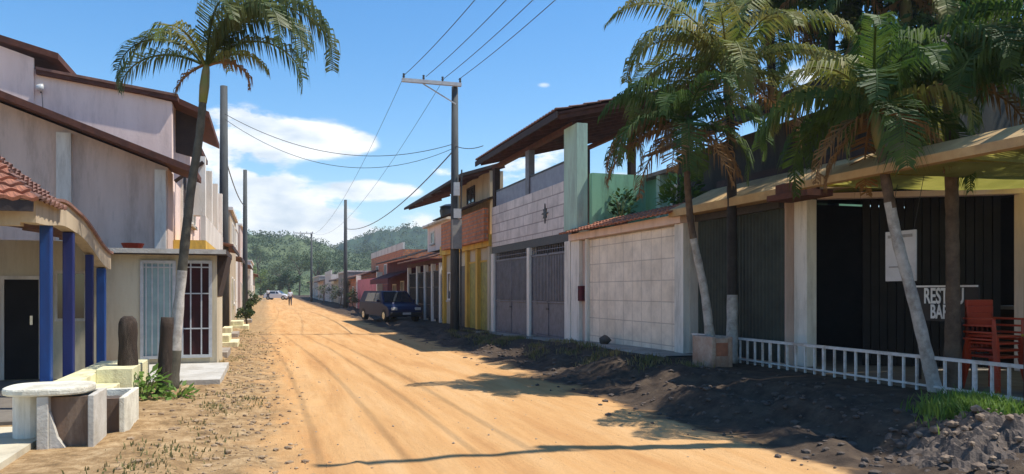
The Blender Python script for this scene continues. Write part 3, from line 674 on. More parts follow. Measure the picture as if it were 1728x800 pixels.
c = MB(); c.prism([(7.42, zz(7.42) + .04), (12.5, zz(12.5) + .04), (12.5, zz(12.5) + .1), (7.42, zz(7.42) + .1)], 'y', Y0 - .5, Y1 + .02); c.build('roof_board', M['wood'], r)
c = MB(); tile_roof(c, 7.38, zz(7.38) + .16, 12.5, zz(12.5) + .16, Y0 - .52, Y1 + .04, .24, .035, 12); c.build('roof', M['oldterra'], r, solid=.04)
MB().box(7.36, 7.40, Y0 - .52, Y1 + .04, zz(7.38) - .06, zz(7.38) + .12).build('eave_board', M['darkroof'], r)
c = MB(); sc = Vector((7.985, 21.8, 3.95)); pts_ = []
for i in range(16): a = PI * i / 8 + PI / 2; R_ = .30 if i % 4 == 0 else (.2 if i % 2 == 0 else .10); pts_.append((sc.y + R_ * math.cos(a), sc.z + R_ * math.sin(a)))
c.prism(pts_, 'x', 7.965, 7.998); o = c.build('star_ornament', M['darkmetal'], r)
# mint wall of its side wing, seen beyond the pillar
MB().box(8.3, 9.9, 19.0, 19.18, 3.25, 4.78).build('stair_wall', M['green'], r)

# ---- mustard house
Y0, Y1 = 27.66, 36.2
r = thing('mustard_house', 'mustard yellow house with orange brick balcony and steep dark roof over the eave', 'house', (11, 32, 0))
MB().box(8.1, 13, Y0, Y1, -.3, 3.3).build('wall', M['cream'], r)
MB().box(7.9, 13, Y0, Y1, 3.302, 3.75).build('floor_beam', M['yellow'], r)
MB().box(7.7, 7.88, Y0, Y1 - 1.2, 3.5, 4.72).build('balcony', M['redbrick'], r)
MB().box(8.4, 8.95, Y0 + 1.6, Y1 - 1.5, 3.752, 6.38).build('upper_wall', M['beige'], r)
c = MB(); tile_roof(c, 7.4, 4.86, 8.5, 5.28, Y0, Y1 - .8, .25, .04, 4); c.build('lean_to_roof', M['darkroof'], r, solid=.04)
for a_ in (27.75, 29.5, 31.2, 33.6, 35.6): MB().box(7.95, 8.099, a_, a_ + .3, -.2, 3.29).build('pillar', M['yellow'] if a_ > 28 else M['cream'], r)
for a_, b_ in ((28.15, 29.4), (29.95, 31.1)): door(r, -1, 8.1, a_, b_, .0, 2.75, M['olive'], M['yellow'])
door(r, -1, 8.1, 31.75, 32.8, 0, 2.7, M['darkmetal'], M['cream']); window(r, -1, 8.1, 34.1, 35.3, 1.2, 2.5, M['white'], M['glass'])
window(r, -1, 8.4, 31.5, 32.8, 5.35, 6.1, M['darkwood'], M['glass'])
c = MB(); c.prism([(7.2, 6.08), (9.1, 6.68), (9.1, 6.80), (7.2, 6.20)], 'y', Y0 + 1.5, 42.2); c.build('roof', M['darkroof'], r)
MB().box(8.3, 8.55, 41.5, 41.75, 3.0, 6.6).build('roof_post', M['white'], r) if False else None
for yy in (29.4, 31, 33, 35, 37, 39, 41): MB().bar((7.25, yy, 6.02), (9.05, yy, 6.595), .08, .12).build('rafter', M['wood'], r)
MB().box(7.5, 8.39, Y1 - 1.6, Y1 - 1.5, 4.9, 6.4).build('side_screen', M['yellow'], r) if False else None

# ---- low house with grilles
Y0, Y1 = 36.3, 45.6
r = thing('grille_house', 'low house with white posts and dark grilles beside the mustard house', 'house', (11, 41, 0))
MB().box(9.2, 14, Y0, Y1, -.3, 3.1).build('wall', M['mauve'], r)
for i, a_ in enumerate((36.4, 38.3, 40.2, 42.4, 45.2)): MB().box(7.95, 8.15, a_, a_ + .25, -.2, 3.0).build('post', M['white'], r)
c = MB(); yy = Y0 + .1
while yy < Y1: c.box(8.03, 8.06, yy, yy + .03, .2, 2.6); yy += .2
for z in (.9, 1.8, 2.6): c.box(8.02, 8.07, Y0 + .1, Y1, z, z + .04)
c.build('grille', M['darkmetal'], r)
MB().box(7.98, 8.12, Y0, Y1, 3.002, 3.2).build('beam', M['wood'], r)
c = MB(); tile_roof(c, 7.4, 3.2, 10.0, 4.0, Y0, Y1, .25, .04, 6); c.build('roof', M['oldterra'], r, solid=.05)
MB().box(9.0, 13, 38.5, 44.6, 3.9, 5.3).build('upper_wall', M['pink'], r)
MB().box(8.7, 13, 38.3, 44.8, 5.302, 5.42).build('upper_roof', M['oldwhite'], r)
for a_ in (39.2, 42.5): window(r, -1, 9.0, a_, a_ + 1, 4.3, 5.0, M['white'], M['glass'])
k = thing('water_tank', 'dark blue water tank on top of the pink upper room', 'water tank', (9.8, 41, 5.42))
MB().tube([(9.8, 41, 5.43), (9.8, 41, 6.0), (9.8, 41, 6.2)], [.75, .85, .8], 20).build('tank', M['tank'], k, smooth=False); MB().tube([(9.8, 41, 6.202), (9.8, 41, 6.32), (9.8, 41, 6.38)], [.86, .6, .2], 20).build('lid', M['tank'], k)

# ---- house with a maroon awning
Y0, Y1 = 45.7, 55
r = thing('awning_house', 'dark fronted house with a maroon awning behind the parked cars', 'house', (11, 50, 0))
MB().box(8.2, 14, Y0, Y1, -.3, 3.6).build('wall', M['maroon'], r)
c = MB(); tile_roof(c, 7.4, 3.5, 11, 4.6, Y0, Y1, .25, .04, 6); c.build('roof', M['darkroof'], r, solid=.05)
MB().prism([(8.2, 2.9), (6.9, 2.4), (6.9, 2.1), (6.95, 2.1), (6.95, 2.36), (8.2, 2.84)], 'y', Y0 + .4, Y1 - .6).build('awning', M['maroon'], r)
door(r, -1, 8.2, 48, 49.1, 0, 2.2, M['darkmetal']); window(r, -1, 8.2, 51, 52.4, 1, 2.1, M['white'], M['glass'])

# ---- pink walled yard and unfinished brick house beyond it
r = thing('pink_wall', 'bright pink yard wall with a pale gatepost beyond the parked cars', 'wall', (7.6, 60, 0))
MB().box(7.55, 7.75, 55.3, 68, -.3, 2.6).build('wall_panel', M['pinkpaint'], r); MB().box(7.45, 7.85, 54.95, 55.28, -.3, 3.0).build('gatepost', M['white'], r); MB().box(7.45, 7.85, 68.02, 68.4, -.3, 3.0).build('gatepost', M['white'], r)
r = row_house('brick_house', 'tall unfinished house of bare red brick behind the pink wall', -1, 9.5, 56, 74, 4.7, M['redbrick'], 'para', None, 8, (), ((59, 60.4, 2.8, 3.9), (64, 65.4, 2.8, 3.9), (69, 70.4, 2.8, 3.9)))
r = row_house('brick_house', 'lower bare brick house with dark tile roof past the pink wall', -1, 7.9, 69, 79, 2.9, M['redbrick'], 'oldterra', None, 6, ((71, 72, 0, 2.1, M['darkwood']),), ((74, 75.4, 1, 2.1),))
lab = ['grey block house with flat roof far down the right side', 'cream far house with a tiled roof on the right side', 'small stained white house far down the right side', 'mauve far house on the right with tile roof', 'last pale grey house on the right before the hill', 'far white house behind the power pole on the right']
spec = [(79.3, 90, 3.6, 'greybrick', 'flat'), (90.3, 100, 3.0, 'cream', 'oldterra'), (100.3, 111, 3.8, 'oldwhite', 'para'), (111.3, 124, 3.1, 'mauve', 'oldterra'), (124.3, 140, 4.0, 'concrete', 'flat'), (140.5, 156, 3.4, 'oldwhite', 'oldterra')]
for l_, (a_, b_, h_, m_, rf) in zip(lab, spec):
    row_house('row_house', l_, -1, 7.9 + random.uniform(-.4, .3), a_, b_, h_, M[m_], rf, 'far houses along the right side', 8, ((a_ + 1.2, a_ + 2.2, 0, 2.1, M[random.choice(['darkwood', 'blue', 'darkmetal'])]),), ((a_ + 4, a_ + 5.4, 1, 2.1), (a_ + 7, a_ + 8.2, 1, 2.1)))

# ================================================================== LEFT SIDE
# ---- veranda house, nearest
r = thing('veranda_house', 'low cream veranda house with red tile roof and slim blue columns on the left', 'house', (-4, 12, 0))
MB().box(-8, -7.8, 10.2, 14.6, -.2, 2.6).build('back_wall', M['cream'], r)
MB().box(-7.8, -2.75, 14.6, 14.8, -.2, 2.45).build('end_wall', M['cream'], r)
MB().box(-8, -2.5, 9.95, 14.59, .0, .14).build('porch_floor', M['asph'], r)
pa, pb = onY(8, 612, 14.58), onY(66, 472, 14.58)
o = MB().box(pa.x, pb.x, 14.56, 14.598, .15, pb.z).build('door', M['dark'], r)
MB().box(pa.x - .06, pa.x - .002, 14.55, 14.598, .15, pb.z + .06).box(pb.x + .002, pb.x + .06, 14.55, 14.598, .15, pb.z + .06).box(pa.x, pb.x, 14.55, 14.598, pb.z + .002, pb.z + .06).build('door_frame', M['oldwhite'], o)
MB().box(pb.x - .12, pb.x - .08, 14.52, 14.558, 1.05, 1.2).build('handle', M['chrome'], o)
pa, pb = onY(92, 600, 14.58), onY(148, 445, 14.58)
o = MB().box(pa.x, pb.x, 14.57, 14.598, 1.1, 1.95).build('window', M['oldwhite'], r); MB().box(pa.x + .05, pb.x - .05, 14.56, 14.568, 1.15, 1.9).build('pane', M['glass'], o)
XF = -2.62
prof_t = []; prof_b = []
for i in range(31):
    y = 10.15 + i * .15; zt = 2.66 + .10 * math.exp(-((y - 11.4) / .7) ** 2) - (.42 * sstep(12.2, 14.6, y)); prof_t.append((y, zt)); prof_b.append((y, zt - .26 - .04 * math.exp(-((y - 11.2) / .8) ** 2)))
c = MB(); c.prism(prof_b + prof_t[::-1], 'x', XF - .08, XF + .08); c.box(-8, XF - .081, 10.15, 10.3, 2.36, 2.62); c.build('fascia', M['beige'], r)
c = MB(); c.strip([[(XF + .12, y, z + .002), (XF - .12, y, z + .002), (XF - .12, y, z + .04), (XF + .12, y, z + .04), (XF + .12, y, z + .002)] for y, z in prof_t]); c.build('coping', M['oldterra'], r)
# hipped roof: tiles run down towards the camera, the hip turns along the street
def hip_slope(mb, e0, e1, r0, r1, pitch=.19, amp=.04, rows=9):
    e0, e1, r0, r1 = map(Vector, (e0, e1, r0, r1)); n = int((e1 - e0).length / pitch * 6); nrm = (e1 - e0).cross(r0 - e0).normalized()
    if nrm.z < 0: nrm = -nrm
    R = []
    for i in range(rows * 2 + 1):
        t = min(1, (i // 2 + i % 2) / rows); a = e0.lerp(r0, t); b = e1.lerp(r1, t); row = []
        for k in range(n + 1):
            P0 = a.lerp(b, k / n); sdist = (P0 - e0).dot((e1 - e0).normalized()); row.append(P0 + nrm * (amp * abs(math.sin(PI * sdist / pitch)) - (.035 if i % 2 else 0)))
        R.append(row)
    mb.strip(R)
c = MB(); hip_slope(c, (-8.2, 9.85, 2.64), (-2.45, 9.85, 2.64), (-8.2, 12.6, 3.62), (-3.75, 12.6, 3.62)); c.build('roof', M['terra'], r, solid=.04)
c = MB(); hip_slope(c, (-2.45, 9.86, 2.66), (-2.45, 11.2, 2.66), (-3.75, 12.6, 3.62), (-3.75, 12.6, 3.62)); hip_slope(c, (-2.72, 11.2, 2.7), (-2.72, 14.7, 2.35), (-3.75, 12.62, 3.62), (-5.2, 14.7, 3.0)); c.build('side_roof', M['oldterra'], r, solid=.04)
MB().box(-8.2, -2.5, 9.86, 9.9, 2.5, 2.625).build('eave_board', M['darkroof'], r)
for i, (u, wdt, m_, xx) in enumerate(((78, .125, 'blue', XF), (116, .13, 'darkblue', XF), (151, .105, 'darkblue', XF), (171, .13, 'blue', XF))):
    y = onX(u, 500, xx).y; zt = min([b for a, b in prof_b if a >= y][:1]) - .003
    MB().box(xx - wdt / 2, xx + wdt / 2, y - wdt / 2, y + wdt / 2, .142, zt).build('column', M[m_], r, bevel=.012)
    
# low yellow wall and steps between the columns and the planter
r = thing('porch_wall', 'low pale yellow stepped wall at the foot of the blue columns', 'wall', (-2.2, 11, 0))
MB().box(-2.50, -2.2, 9.6, 13.6, -.1, .50).build('low_wall', M['yellowpale'], r, bevel=.01)
MB().box(-2.2, -1.9, 10.2, 11.6, -.1, .36).build('step', M['yellowpale'], r, bevel=.01); MB().box(-2.2, -1.75, 11.62, 13.2, -.1, .55).build('step', M['yellowpale'], r, bevel=.01)
# concrete planter boxes
def planter(label, x0, x1, y0, y1, h, post):
    r = thing('planter_box', label, 'planter', ((x0 + x1) / 2, (y0 + y1) / 2, .08), 'concrete planter boxes at the verge')
    t = .1
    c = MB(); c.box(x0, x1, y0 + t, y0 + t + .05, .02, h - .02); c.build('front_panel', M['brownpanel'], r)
    c = MB(); c.box(x0, x0 + t, y0, y1, 0, h); c.box(x1 - t * .45, x1 + .01, y0, y1, 0, h); c.box(x0 + t, x1 - t * .47, y1 - t, y1, 0, h - .003); c.build('wall', M['pale' if post else 'cast'], r, bevel=.008)  # lower box gets a creamier wall colour to suggest sunlight
    MB().box(x0 + t, x1 - t * .6, y0 + t + .05, y1 - t, .02, h - .08).build('soil', M['darkrock'], r)
    if post: MB().prism([(x0 + t + .004, .0), (x0 + t + .20, .0), (x0 + t + .07, .2), (x0 + t + .004, .45)], 'y', y0 + .02, y0 + .09).build('buttress', M['pale'], r)
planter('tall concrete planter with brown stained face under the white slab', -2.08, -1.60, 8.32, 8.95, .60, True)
planter('lower concrete planter with end wall coloured cream as if sunlit behind the tall one', -1.98, -1.44, 9.0, 9.95, .48, False)
r = thing('slab_bench', 'round edged white concrete slab resting on the tall planter', 'bench', (-2.2, 8.8, .6))
c = MB(); pts_ = []
for i in range(24): a = 2 * PI * i / 24; pts_.append((-2.04 + .39 * math.copysign(abs(math.cos(a)) ** .7, math.cos(a)), 8.66 + .36 * math.copysign(abs(math.sin(a)) ** .7, math.sin(a))))
c.prism(pts_, 'z', .604, .675); c.build('slab', M['cast'], r, bevel=.02)
c = MB(); c.prism([(-2.26 + .13 * math.cos(2 * PI * i / 16), 8.75 + .13 * math.sin(2 * PI * i / 16)) for i in range(16)], 'z', .05, .603); c.build('pedestal', M['white'], r)
bx('porch_pavement', M['cream'], None, -4.5, -2.13, 5, 9.45, -.1, .16)['kind'] = 'structure'
# stumps
def stump(label, u, v, d, h, rad, lean, cut, m='stump'):
    b = onD(u, v, d); b.z = .02
    r = thing('tree_stump', label, 'tree stump', tuple(b), 'cut trunks at the verge')
    pts_ = []; rr = []
    for i in range(9):
        t = i / 8; pts_.append(b + Vector((lean[0] * t * h, lean[1] * t * h, t * h))); rr.append(rad * (1.12 - .15 * t + .05 * math.sin(i * 1.9)))
    if cut: pts_.append(pts_[-1] + Vector((.0, 0, .07))); rr.append(rad * .82); pts_.append(pts_[-1] + Vector((.0, 0, .04))); rr.append(rad * .45)
    MB().tube(pts_, rr, 14).build('trunk', M[m], r, smooth=True)
    q = random.Random(int(u)); k = MB()
    for i in range(5): a = q.uniform(0, 2 * PI); k.tube([b + Vector((math.cos(a) * rad * .8, math.sin(a) * rad * .8, .12)), b + Vector((math.cos(a) * rad * 1.9, math.sin(a) * rad * 1.9, -.02))], [.05, .02], 6)
    k.build('root', M[m], r, smooth=True)
    # pale cut face on the side
    if 0: c = MB(); c.tube([pts_[5] + Vector((-.06, -rad * .93, -.02)), pts_[5] + Vector((-.06, -rad * 1.0, -.02))], [.075, .06], 10); c.build('cut_branch_scar', M['pale'], r)
stump('rounded dark tree stump standing by the yellow step', 216, 668, 11.0, 1.12, .125, (0, 0), True)
stump('slim dark cut trunk right against the grey palm', 275, 672, 11.3, 1.2, .09, (.05, 0), False)

# ---- gate house
r = thing('gate_house', 'small flat roofed cream house with white lattice gates facing down the street', 'house', (-2.2, 17.4, 0))
YG = 16.5
xl, xr = onY(186, 500, YG).x, onY(366, 500, YG).x
MB().box(xl - 1, xr, YG, 18.5, -.2, 2.32).build('wall', M['cream'], r)
MB().box(xl - 1.1, onY(384, 430, YG).x, YG - .35, 18.6, 2.322, 2.42).build('roof_slab', M['darkroof'], r)
MB().box(xl - 1.1, onY(384, 430, YG).x - .01, YG - .36, YG - .352, 2.335, 2.425).build('roof_edge', M['pale'], r)
MB().prism([(xr + .01, 2.315), (xr + .2, 2.315), (xr + .01, 1.5)], 'y', YG + .1, 18.4).build('bracket', M['darkwood'], r)
def lattice(u0, u1, v0, v1, Y, label, back, n, hz):
    a = onY(u0, v1, Y); b = onY(u1, v0, Y); z0 = max(a.z, .12); z1 = b.z
    f = MB(); t = .06
    f.box(a.x, a.x + t, Y - .05, Y - .012, z0, z1); f.box(b.x - t, b.x, Y - .05, Y - .012, z0, z1); f.box(a.x + t, b.x - t, Y - .05, Y - .012, z1 - t, z1); f.box(a.x + t, b.x - t, Y - .05, Y - .012, z0, z0 + t)
    o = f.build('lattice_gate', M['galv'], r); o['label'] = label
    k = MB()
    for i in range(1, n + 1): x = a.x + (b.x - a.x) * i / (n + 1); k.box(x - .012, x + .012, Y - .045, Y - .02, z0 + t, z1 - t)
    for i in hz: z = z0 + (z1 - z0) * i; k.box(a.x + t, b.x - t, Y - .048, Y - .017, z - .012, z + .012)
    k.build('bar', M['galv'], o)
    MB().box(a.x + t, b.x - t, Y - .011, Y - .004, z0 + t, z1 - t).build('pane', back, o)
lattice(237, 297, 440, 606, YG, 'pale blue grey curtained lattice gate', M['paleglass'], 5, (.93,))
lattice(304, 358, 440, 604, YG, 'dark open lattice gate', M['maroondark'], 2, (.30, .66, .93))
bx('gate_pavement', M['pale'], None, -2.6, -.72, 13.3, 16.45, -.1, .18)['kind'] = 'structure'

# ---- pink two-storey house with shed roof
YP = 20.0
r = thing('pink_house', 'large pink two storey house with raking red brown roofs and a balcony above the street', 'house', (-5, 23, 0))
xc = onY(290, 300, YP).x
def rk(u, v, Y): p = onY(u, v, Y); return (p.x, p.z)
A = rk(100, 128, YP); B = rk(292, 172, YP); L0 = rk(-200, 60, YP)
MB().prism([(-12, 0), (xc, 0), (xc, B[1]), A, (-12, A[1] + 1.6)], 'y', YP, 29.5).build('wall', M['pink'], r)
# upper left higher block
a1 = rk(-20, 70, YP - .06); a2 = rk(57, 98, YP - .06)
MB().prism([(-12, 3), (a2[0], 3), (a2[0], a2[1]), a1, (-12, a1[1] + 1)], 'y', YP - .06, YP - .003).build('upper_block', M['pink'], r)
def rake(name, p, q, Y0_, Y1_, th, m, drop=0):
    (x0, z0), (x1, z1) = p, q
    MB().prism([(x0, z0), (x1, z1), (x1, z1 + th), (x0, z0 + th)], 'y', Y0_, Y1_).build(name, m, r)
rake('roof', rk(60, 124, YP - .12), rk(300, 170, YP - .12), YP - .12, 29.7, .13, M['wood'])
rake('roof', rk(-60, 50, YP - .2), rk(98, 100, YP - .2), YP - .2, YP + 4, .14, M['wood'])
rake('roof_tile_layer', rk(60, 117, YP - .12), rk(300, 163, YP - .12), YP - .14, 29.7, .06, M['oldterra'])
# balcony roof, continuing down to the street
rake('balcony_roof', rk(290, 168, YP), rk(352, 196, YP), YP + .15, 24.5, .14, M['wood'])
MB().prism([(xc + .02, B[1] - .05), (xc + .62, B[1] - .28), (xc + .62, B[1] - 1.25), (xc + .02, B[1] - 1.1)], 'y', YP + .6, YP + .66).build('balcony_shade_board', M['darkwood'], r)  # dark board added in place of the shade under the balcony roof
# lower storey block in front with its shed roof
YL = 18.9
xl2 = onY(283, 400, YL).x
C0 = rk(-60, 150, YL); C1 = rk(283, 283, YL)
MB().prism([(-10, 0), (xl2, 0), (xl2, C1[1]), (C0[0], C0[1]), (-10, C0[1] + 1)], 'y', YL, YP - .07).build('lower_wall', M['mauve'], r)  # darker render stands in for shade cast by the shed roof
rake('shed_roof', rk(-80, 132, YL - .55), rk(330, 294, YL - .55), YL - .55, YP - .08, .14, M['wood'])
for (u0, u1, v0) in ((97, 122, 226), (262, 281, 288)):
    p0 = onY(u0, 500, YL); p1 = onY(u1, v0, YL); MB().box(p0.x, p1.x, YL - .12, YL - .003, 0, p1.z).build('pilaster', M['oldwhite'], r)
# street side: posts, balcony floor, railing
xb = -1.42
MB().box(xc + .01, xb, 20.2, 28, 2.55, 2.85).build('balcony_floor', M['yellow'], r)
MB().box(xb - .12, xb, 20.2, 28, 2.853, 3.45).build('balcony_parapet', M['oldwhite'], r)
for yy in (20.2, 22.6, 25.2, 27.7): MB().box(xb - .28, xb - .01, yy, yy + .28, 3.452, 4.9).build('balcony_post', M['white'], r)
for yy in (20.2, 24, 27.7): MB().box(xb - .28, xb - .02, yy, yy + .28, 0, 2.548).build('post', M['oldwhite'], r)
MB().bar((xc + .05, 20.15, 4.25), (xb - .05, 20.15, 4.75), .07, .1, (0, 1, 0)).build('brace', M['darkwood'], r)
door(r, 1, xc, 22, 23, 2.86, 4.9, M['darkwood']); window(r, 1, xc, 24.5, 26, 3.6, 4.7, M['white'], M['glass']); 
window(r, 1, xc, 22, 23.4, 1, 2.1, M['white'], M['glass'])
k = thing('wall_lamp', 'small round white lamp on the upper pink wall', 'lamp', tuple(onY(68, 148, YP - .07)))
pz = onY(68, 148, YP - .12); blob('lamp_globe', M['lamp'], k, tuple(pz), (.09, .07, .09), 0); MB().tube([pz, pz + Vector((0, .06, -.1))], .02, 6).tube([pz + Vector((.02, .05, -.1)), pz + Vector((.06, .05, -.8))], .008, 4).build('cable', M['darkmetal'], k)
# clutter on gate house roof
k = thing('roof_basin', 'dull red basin left on the flat roof of the gate house', 'basin', (-2.6, 17.3, 2.42)); MB().tube([(-2.6, 17.3, 2.43), (-2.6, 17.3, 2.58)], [.15, .22], 14).build('basin', M['red'], k)

# ---- row of houses beyond on the left
ll = [(29.8, 36, 3.3, 'oldwhite', 'oldterra', 'stained white house past the pink house'), (36.2, 43, 5.2, 'beige', 'flat', 'beige two storey house further down the left side'), (43.3, 50, 3.4, 'palegreen', 'oldterra', 'pale green low house down the left side'),
      (50.3, 59, 5.8, 'oldwhite', 'para', 'tall stained white house down the left side'), (59.3, 68, 6.4, 'mauve', 'flat', 'tall mauve house down the left side'), (68.3, 80, 3.8, 'cream', 'oldterra', 'low cream house far down the left side'),
      (80.3, 94, 4.6, 'oldwhite', 'flat', 'far stained white house with flat roof on the left'), (94.4, 112, 3.6, 'beige', 'oldterra', 'farthest low beige house on the left side')]
for (a_, b_, h_, m_, rf, l_) in ll:
    rr = row_house('row_house', l_, 1, -1.5 - random.uniform(0, .5), a_, b_, h_, M[m_], rf, 'houses along the left side', 8, ((a_ + 1, a_ + 2, .1, 2.2, M[random.choice(['darkwood', 'darkmetal', 'olive'])]),), ((a_ + 3, a_ + 4.2, 1, 2.2),) + (((a_ + 1.5, a_ + 2.8, 3.8, 4.8), (a_ + 4, a_ + 5.2, 3.8, 4.8)) if h_ > 5 else ()))
# pale entrance steps sticking out at the left kerb
for i, (y, x1, l_) in enumerate(((18.8, -.85, 'worn pale doorstep just past the gate house'), (22.3, -.75, 'yellowish doorstep below the balcony'), (27.0, -.9, 'yellowish doorstep at the far end of the pink house'), (33.0, -.7, 'pale doorstep of the stained white house'), (40, -.7, 'pale doorstep of the beige house'))):
    r = thing('doorstep', l_, 'step', (-1.1, y, .05), 'doorsteps along the left side')
    MB().box(-1.4, x1, y, y + 1.5, 0, .22).build('lower_step', M['kerb'] if i % 2 == 0 else M['yellowpale'], r, bevel=.015); MB().box(-1.4, x1 - .22, y + .1, y + 1.4, .222, .4).build('upper_step', M['yellowpale'], r, bevel=.015)

# ================================================================== POLES AND WIRES
def insul(mb, p): mb.tube([p, p + Vector((0, 0, .06)), p + Vector((0, 0, .1)), p + Vector((0, 0, .17))], [.02, .05, .035, .045], 8)
def pole(name, label, x, y, h, r0, arm=None, bottle=True):
    r = thing(name, label, 'utility pole', (x, y, gz(x, y)), 'utility poles')
    MB().tube([(x, y, -.3), (x, y, h * .5), (x, y, h)], [r0, r0 * .82, r0 * .66], 14).build('post', M['pole'], r, smooth=True)
    if arm:
        x0, x1, z = arm
        MB().box(x0, x1, y - r0 - .07, y - r0 * .68, z - .08, z + .05).build('crossarm', M['galv'], r)
        MB().bar((x0 + .8, y - r0 * .9, z - .09), (x, y - r0 * .9, z - .75), .04, .04).build('brace', M['galv'], r)
        for t in (0.03, .36, .68, .98): m_ = MB(); insul(m_, Vector((x0 + (x1 - x0) * t, y - r0 - .02, z + .052))); m_.build('insulator', M['pole'], r)
    return r
pole('utility_pole', 'tall main utility pole with pale crossarm in front of the mustard house', 6.8, 28.5, 9.35, .19, (4.75, 7.0, 9.42))
pole('utility_pole', 'near utility pole just outside the right edge, its crossarm shadow lying on the road', 7.72, 6.0, 9.4, .16, (5.5, 7.9, 9.42))
P2 = pole('utility_pole', 'plain utility pole before the bare brick house on the right', 6.8, 71, 9.9, .2)
pole('utility_pole', 'distant utility pole with crossarm rising above the trees', 5.8, 108, 9.6, .18, (3.4, 6.0, 9.5))
pole('utility_pole', 'thick grey utility pole behind the pink house balcony', -1.55, 31.2, 9.4, .2)
pole('utility_pole', 'thinner utility pole second along the left side', -1.25, 49.6, 9.0, .17)
def meter(): 
    r = thing('meter_box', 'grey meter boxes and conduit strapped to the main utility pole', 'meter box', (6.8, 28.3, 3))
    MB().box(6.62, 6.98, 28.1, 28.29, 3.2, 4.3).build('box', M['concrete'], r, bevel=.01); MB().box(6.66, 6.94, 28.06, 28.098, 4.35, 4.7).build('small_box', M['galv'], r); MB().box(6.7, 6.9, 28.12, 28.29, 5.2, 5.7).build('small_box', M['galv'], r)
    MB().tube([(6.98, 28.3, .2), (6.99, 28.3, 4.5), (7.02, 28.3, 6.2)], .03, 6).build('conduit', M['darkmetal'], r)
meter()
def wire(label, a, b, sag, rad, group='overhead power lines'):
    a, b = Vector(a), Vector(b); pts_ = [a.lerp(b, t / 24) - Vector((0, 0, 4 * sag * (t / 24) * (1 - t / 24))) for t in range(25)]
    o = MB().tube(pts_, rad, 5).build('power_line', M['darkmetal'], loc=a)
    return tag(o, label, 'cable', group)
for x, s_, l_ in ((4.85, 1.0, 'leftmost thin power line running overhead from the crossarm'), (5.65, .9, 'middle thin power line running overhead from the crossarm'), (6.35, .8, 'right hand pair of power lines above the crossarm'), (6.9, .8, 'power line nearest the main pole top')):
    wire(l_, (x, 28.3, 9.6), (x + .75, 5.85, 9.6), .45 * s_, .012)
    if x in (4.85, 6.35): wire('far continuation of the ' + l_.split(' running')[0].split(' above')[0].replace('power line nearest the main pole top', 'innermost power line'), (x, 28.3, 9.6), (min(x, 6) - .0 if x < 6 else 5.9, 108, 9.6), 2.2, .009)
wire('sagging dark cable crossing the street from left pole to main pole', (-1.5, 31, 8.3), (6.8, 28.4, 7.2), .95, .012, 'service cables across the street')
wire('second sagging cable crossing just below the first', (-1.5, 31, 8.1), (6.8, 28.4, 7.05), 1.25, .01, 'service cables across the street')
wire('short service cable from the main pole to the mustard roof', (6.8, 28.4, 7.1), (7.5, 27, 6.9), .1, .014, 'service cables across the street')
wire('low bundled cable along the left poles', (-1.55, 31.2, 6.9), (-1.25, 49.6, 6.8), .4, .025, 'service cables across the street')
wire('low bundled cable along the right poles', (6.8, 28.5, 7.0), (6.8, 71, 7.3), 1.0, .025, 'service cables across the street')

